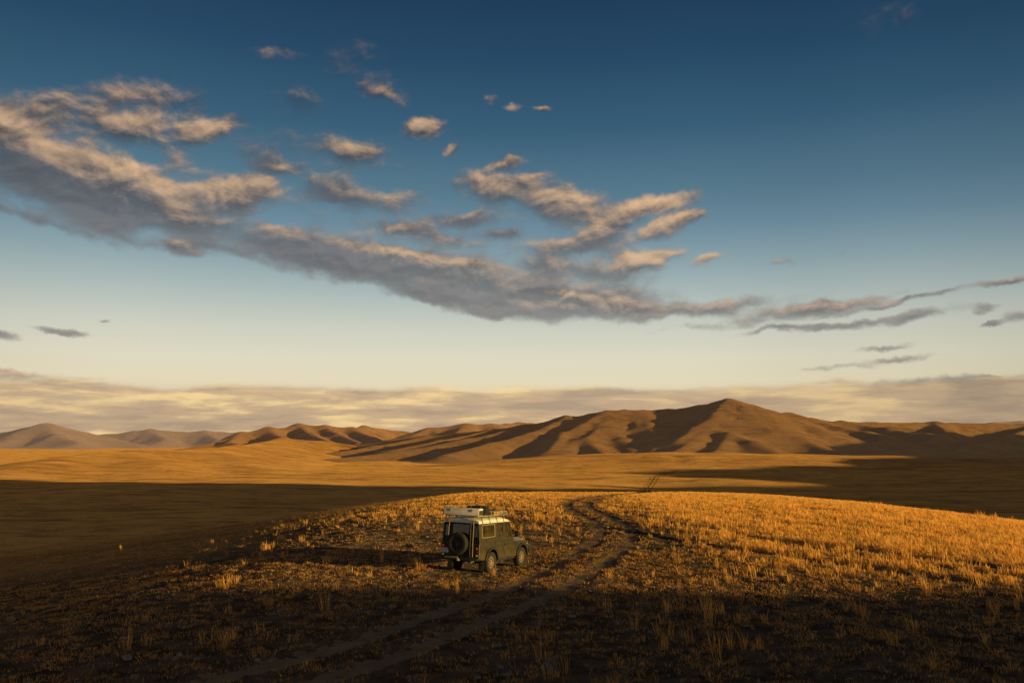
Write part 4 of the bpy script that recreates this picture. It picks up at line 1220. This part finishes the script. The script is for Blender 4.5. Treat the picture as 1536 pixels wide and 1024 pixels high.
tyre0 = tyre_mesh().build('tyre', RUBBER, None); rim0 = rim_mesh().build('rim', RIM, None)
hub0 = MB().lathe([(-0.08, 0.215), (-0.02, 0.215)], 32).build('brake_drum', CHASSIS, None)
first = True
for s in (1, -1):
    for y in (0.0, WB):
        w = make_wheel('wheel', car, (s * 0.735, y, 0.40), 1, s < 0)
        for o in (tyre0, rim0, hub0):
            c = o if first else o.copy()
            if not first: COL.objects.link(c)
            c.parent = w
        first = False
        w.rotation_euler = (R(17 * y + 40 * s), 0, math.pi if s < 0 else 0)
sp = make_wheel('spare_wheel', car, (0.0, -1.20, 1.14), 1); sp.rotation_euler = (0, 0, R(-90)); sp['label'] = 'spare wheel in shade on the rear door'
RIM_SHADE = simple_mat('shaded_rim_steel', (0.06, 0.05, 0.04), 0.6)  # spare rim: tan steel darkened to carry the shade
for o in (tyre0, rim0):
    c = o.copy(); COL.objects.link(c); c.parent = sp
    if o is rim0: c.data = rim0.data.copy(); c.data.materials[0] = RIM_SHADE
MB().box(-0.16, 0.08, -1.12, -1.02, 1.05, 1.21).build('wheel_carrier', BLACK, car, bevel=0.01)

# chassis, axles, exhaust, rear bumper and tow gear
ch = MB()
for s in (-1, 1): ch.box(s * 0.42 - 0.05, s * 0.42 + 0.05, -0.98, 3.30, 0.48, 0.60)
for y in (-0.9, 0.5, 1.4, 2.3): ch.box(-0.42, 0.42, y - 0.05, y + 0.05, 0.48, 0.57)
ch.box(-0.35, 0.35, 1.0, 1.75, 0.40, 0.50)
ch.build('chassis', CHASSIS, car)
for y in (0.0, WB):
    ax = MB().tube([(-0.66, y, 0.40), (0.66, y, 0.40)], 0.05, 12)
    ax.lathe([(-0.12, 0.08), (-0.08, 0.14), (0.06, 0.14), (0.12, 0.07)], 20, c=(0.12, y, 0.40)); ax.build('axle', CHASSIS, car)
    for s in (-1, 1): MB().tube([(s * 0.5, y - 0.02, 0.42), (s * 0.47, y, 0.62)], 0.06, 10).build('spring', CHASSIS, car)
MB().tube([(0.30, 0.3, 0.46), (0.34, -0.5, 0.46), (0.46, -0.95, 0.47), (0.52, -1.06, 0.45)], 0.03, 10).build('exhaust', STEEL, car)
bp = MB().box(-0.78, 0.78, -1.08, -0.98, 0.52, 0.62)
bp.build('rear_bumper', CHASSIS, car, bevel=0.012)
MB().box(-0.62, -0.05, -1.125, -1.085, 0.575, 0.645).build('rear_step', simple_mat('worn_step', (0.28, 0.20, 0.11), 0.6, var=0.35, scale=12), car, bevel=0.008)
tw = MB().box(-0.04, 0.04, -1.20, -1.06, 0.50, 0.56); tw.lathe([(0.0, 0.025), (0.05, 0.03), (0.09, 0.02)], 14, axis='y', c=(0, -1.22, 0.59)); tw.build('tow_hitch', STEEL, car, bevel=0.004)
tb = MB().tube([(0.25, -1.09, 0.43), (0.78, -1.09, 0.43)], 0.018, 8); tb.build('tow_bar', STEEL, car)
np_ = MB().box(-0.80, -0.50, -1.062, -1.05, 0.76, 0.945).build('number_plate', PLATE, car, bevel=0.006)
# rear ladder
ld = MB()
for x in (0.46, 0.57): ld.tube([(x, -1.07, 0.66), (x, -1.075, 1.15), (x, -1.045, 1.86), (x - 0.01, -1.02, 2.06), (x - 0.02, -0.93, 2.15)], 0.014, 8)
for z in (0.80, 1.07, 1.34, 1.61, 1.86): ld.tube([(0.46, -1.06, z), (0.57, -1.06, z)], 0.009, 6)
ld.build('rear_ladder', simple_mat('ladder_paint', (0.30, 0.22, 0.12), 0.5), car)
ra = MB().tube([(-0.52, -1.05, 1.42), (-0.50, -1.035, 1.92)], 0.012, 8); ra.build('grab_rail', simple_mat('rail_paint', (0.34, 0.25, 0.13), 0.5), car)

# roof rack
RZ = 2.16
rk = MB()
for s in (-1, 1):
    rk.tube([(s * 0.70, -1.02, RZ), (s * 0.70, 1.42, RZ)], 0.017, 8)
    rk.tube([(s * 0.70, -0.35, RZ + 0.16), (s * 0.70, 1.42, RZ + 0.12)], 0.011, 8)
    for y in (-0.35, 0.1, 0.55, 1.0, 1.42): rk.tube([(s * 0.70, y, RZ), (s * 0.70, y, RZ + 0.145)], 0.010, 6)
for y in np.linspace(-1.02, 1.42, 13): rk.tube([(-0.70, float(y), RZ), (0.70, float(y), RZ)], 0.011, 6)
rk.tube([(-0.70, 1.42, RZ + 0.12), (0.70, 1.42, RZ + 0.12)], 0.011, 6)
rack = rk.build('roof_rack', simple_mat('rack_paint', (0.36, 0.27, 0.15), 0.5, var=0.3), car)
for s in (-1, 1):
    for y in (-0.72, -0.12, 0.48, 1.06):
        MB().tube([(s * 0.70, y, RZ), (s * 0.71, y, RZ - 0.05), (s * 0.735, y, RZ - 0.13), (s * 0.775, y, GZ + 0.02), (s * 0.79, y, GZ - 0.02)], 0.017, 6).build('rack_leg', BLACK, rack)
MB().hexa([(-0.68, 1.44, RZ + 0.005), (0.70, 1.44, RZ + 0.005), (0.70, 1.47, RZ + 0.005), (-0.68, 1.47, RZ + 0.005), (-0.68, 1.40, RZ + 0.15), (0.70, 1.40, RZ + 0.15), (0.70, 1.43, RZ + 0.15), (-0.68, 1.43, RZ + 0.15)]).build('wind_deflector', WHITE, rack, bevel=0.005)

# ------------------------------------------------------------------ cargo: lies on the rack, not part of the vehicle
CM = Matrix.LocRotScale(car.location, car.rotation_euler, None)


def cargo(o, loc, rz_=0.0):
    M = CM @ Matrix.Translation(loc) @ Matrix.Rotation(rz_, 4, 'Z')
    o.matrix_world = M
    return o


CG = 'cargo strapped on the roof rack'
TOPR = RZ + 0.012
case = bpy.data.objects.new('hard_case', None); COL.objects.link(case)
tag(case, 'long pale hard case lying across the rear end of the roof rack', 'case', CG)
MB().box(-0.74, 0.74, -0.21, 0.21, 0.0, 0.215).build('case_body', CASEM, case, bevel=0.03, segs=3)
MB().hexa([(-0.75, -0.22, 0.218), (0.75, -0.22, 0.218), (0.75, 0.22, 0.218), (-0.75, 0.22, 0.218), (-0.73, -0.19, 0.27), (0.73, -0.19, 0.27), (0.73, 0.19, 0.27), (-0.73, 0.19, 0.27)]).build('lid', CASEM, case, bevel=0.015)
for s in (-1, 1): MB().box(s * 0.742, s * 0.76, -0.20, 0.20, 0.02, 0.20).build('shaded_end', BLACK, case, bevel=0.006)  # black end faces stand in for the shaded ends of the case
for x in (-0.45, 0.45): MB().box(x - 0.03, x + 0.03, -0.235, -0.212, 0.15, 0.25).build('latch', STEEL, case, bevel=0.004)
cargo(case, (-0.05, -0.80, TOPR), R(7))


def bag(name, L, W, H, mat, label, cat, loc, rz_=0.0, straps=True):
    """soft bag: rounded, sagging, a little lumpy, with straps round it"""
    v, f = ico(4)
    sg = lambda a, p: np.sign(a) * np.abs(a) ** p
    w = np.stack([sg(v[:, 0], .45) * L / 2, sg(v[:, 1], .6) * W / 2, sg(v[:, 2], .6) * H / 2], 1)
    w[:, 2] += H / 2 + 0.03 * H * np.sin(w[:, 0] * 9) * (w[:, 2] > 0)
    w += 0.012 * np.stack([gnoise(w[:, 0] * 9, w[:, 2] * 9, 5), gnoise(w[:, 1] * 9, w[:, 0] * 9, 6), 0.6 * gnoise(w[:, 0] * 8, w[:, 1] * 8, 7)], 1)
    w[:, 2] = np.maximum(w[:, 2], 0)
    o = mesh_np(name, w, f, mat)
    tag(o, label, cat, CG)
    if straps:
        for x in (-L * 0.22, L * 0.22):
            ring = [(x, W / 2 * 1.02 * math.copysign(abs(math.cos(a)) ** .62, math.cos(a)), H / 2 + H / 2 * 1.03 * math.copysign(abs(math.sin(a)) ** .62, math.sin(a))) for a in np.linspace(0, 2 * math.pi, 25)]
            MB().tube(ring, 0.009, 5, cap=False).build('strap', STEEL, o)
    cargo(o, loc, rz_)
    return o


bag('duffel_bag', 0.95, 0.42, 0.36, CANVAS, 'black duffel bag next to the pale case on the roof rack', 'bag', (0.30, -0.28, TOPR), 0.03)
bag('rolled_tarp', 0.80, 0.26, 0.24, CANVAS, 'thin dark rolled tarp lying in the middle of the roof rack', 'tarp', (0.27, 0.11, TOPR), 0.08)
cr = bpy.data.objects.new('wooden_crate', None); COL.objects.link(cr)
tag(cr, 'tan wooden slatted crate on the front half of the roof rack', 'crate', CG)
for x0, x1, y0, y1 in ((-0.42, 0.42, -0.25, -0.235), (-0.42, 0.42, 0.235, 0.25), (-0.42, -0.405, -0.234, 0.234), (0.405, 0.42, -0.234, 0.234)):
    sdp = MB()
    for z in (0.0, 0.066): sdp.box(x0, x1, y0, y1, z, z + 0.055)
    sdp.build('side_slats', WOOD, cr, bevel=0.003)
MB().box(-0.404, 0.404, -0.234, 0.234, 0.0, 0.015).build('crate_floor', WOOD, cr)
cargo(cr, (0.26, 0.62, TOPR))
bag('bedroll', 1.0, 0.2, 0.17, simple_mat('tan_cloth', (0.45, 0.29, 0.12), 0.9, var=0.2, bump=0.2), 'tan bedroll behind the white front deflector of the roof rack', 'bedroll', (0.15, 1.14, TOPR), 0.0)
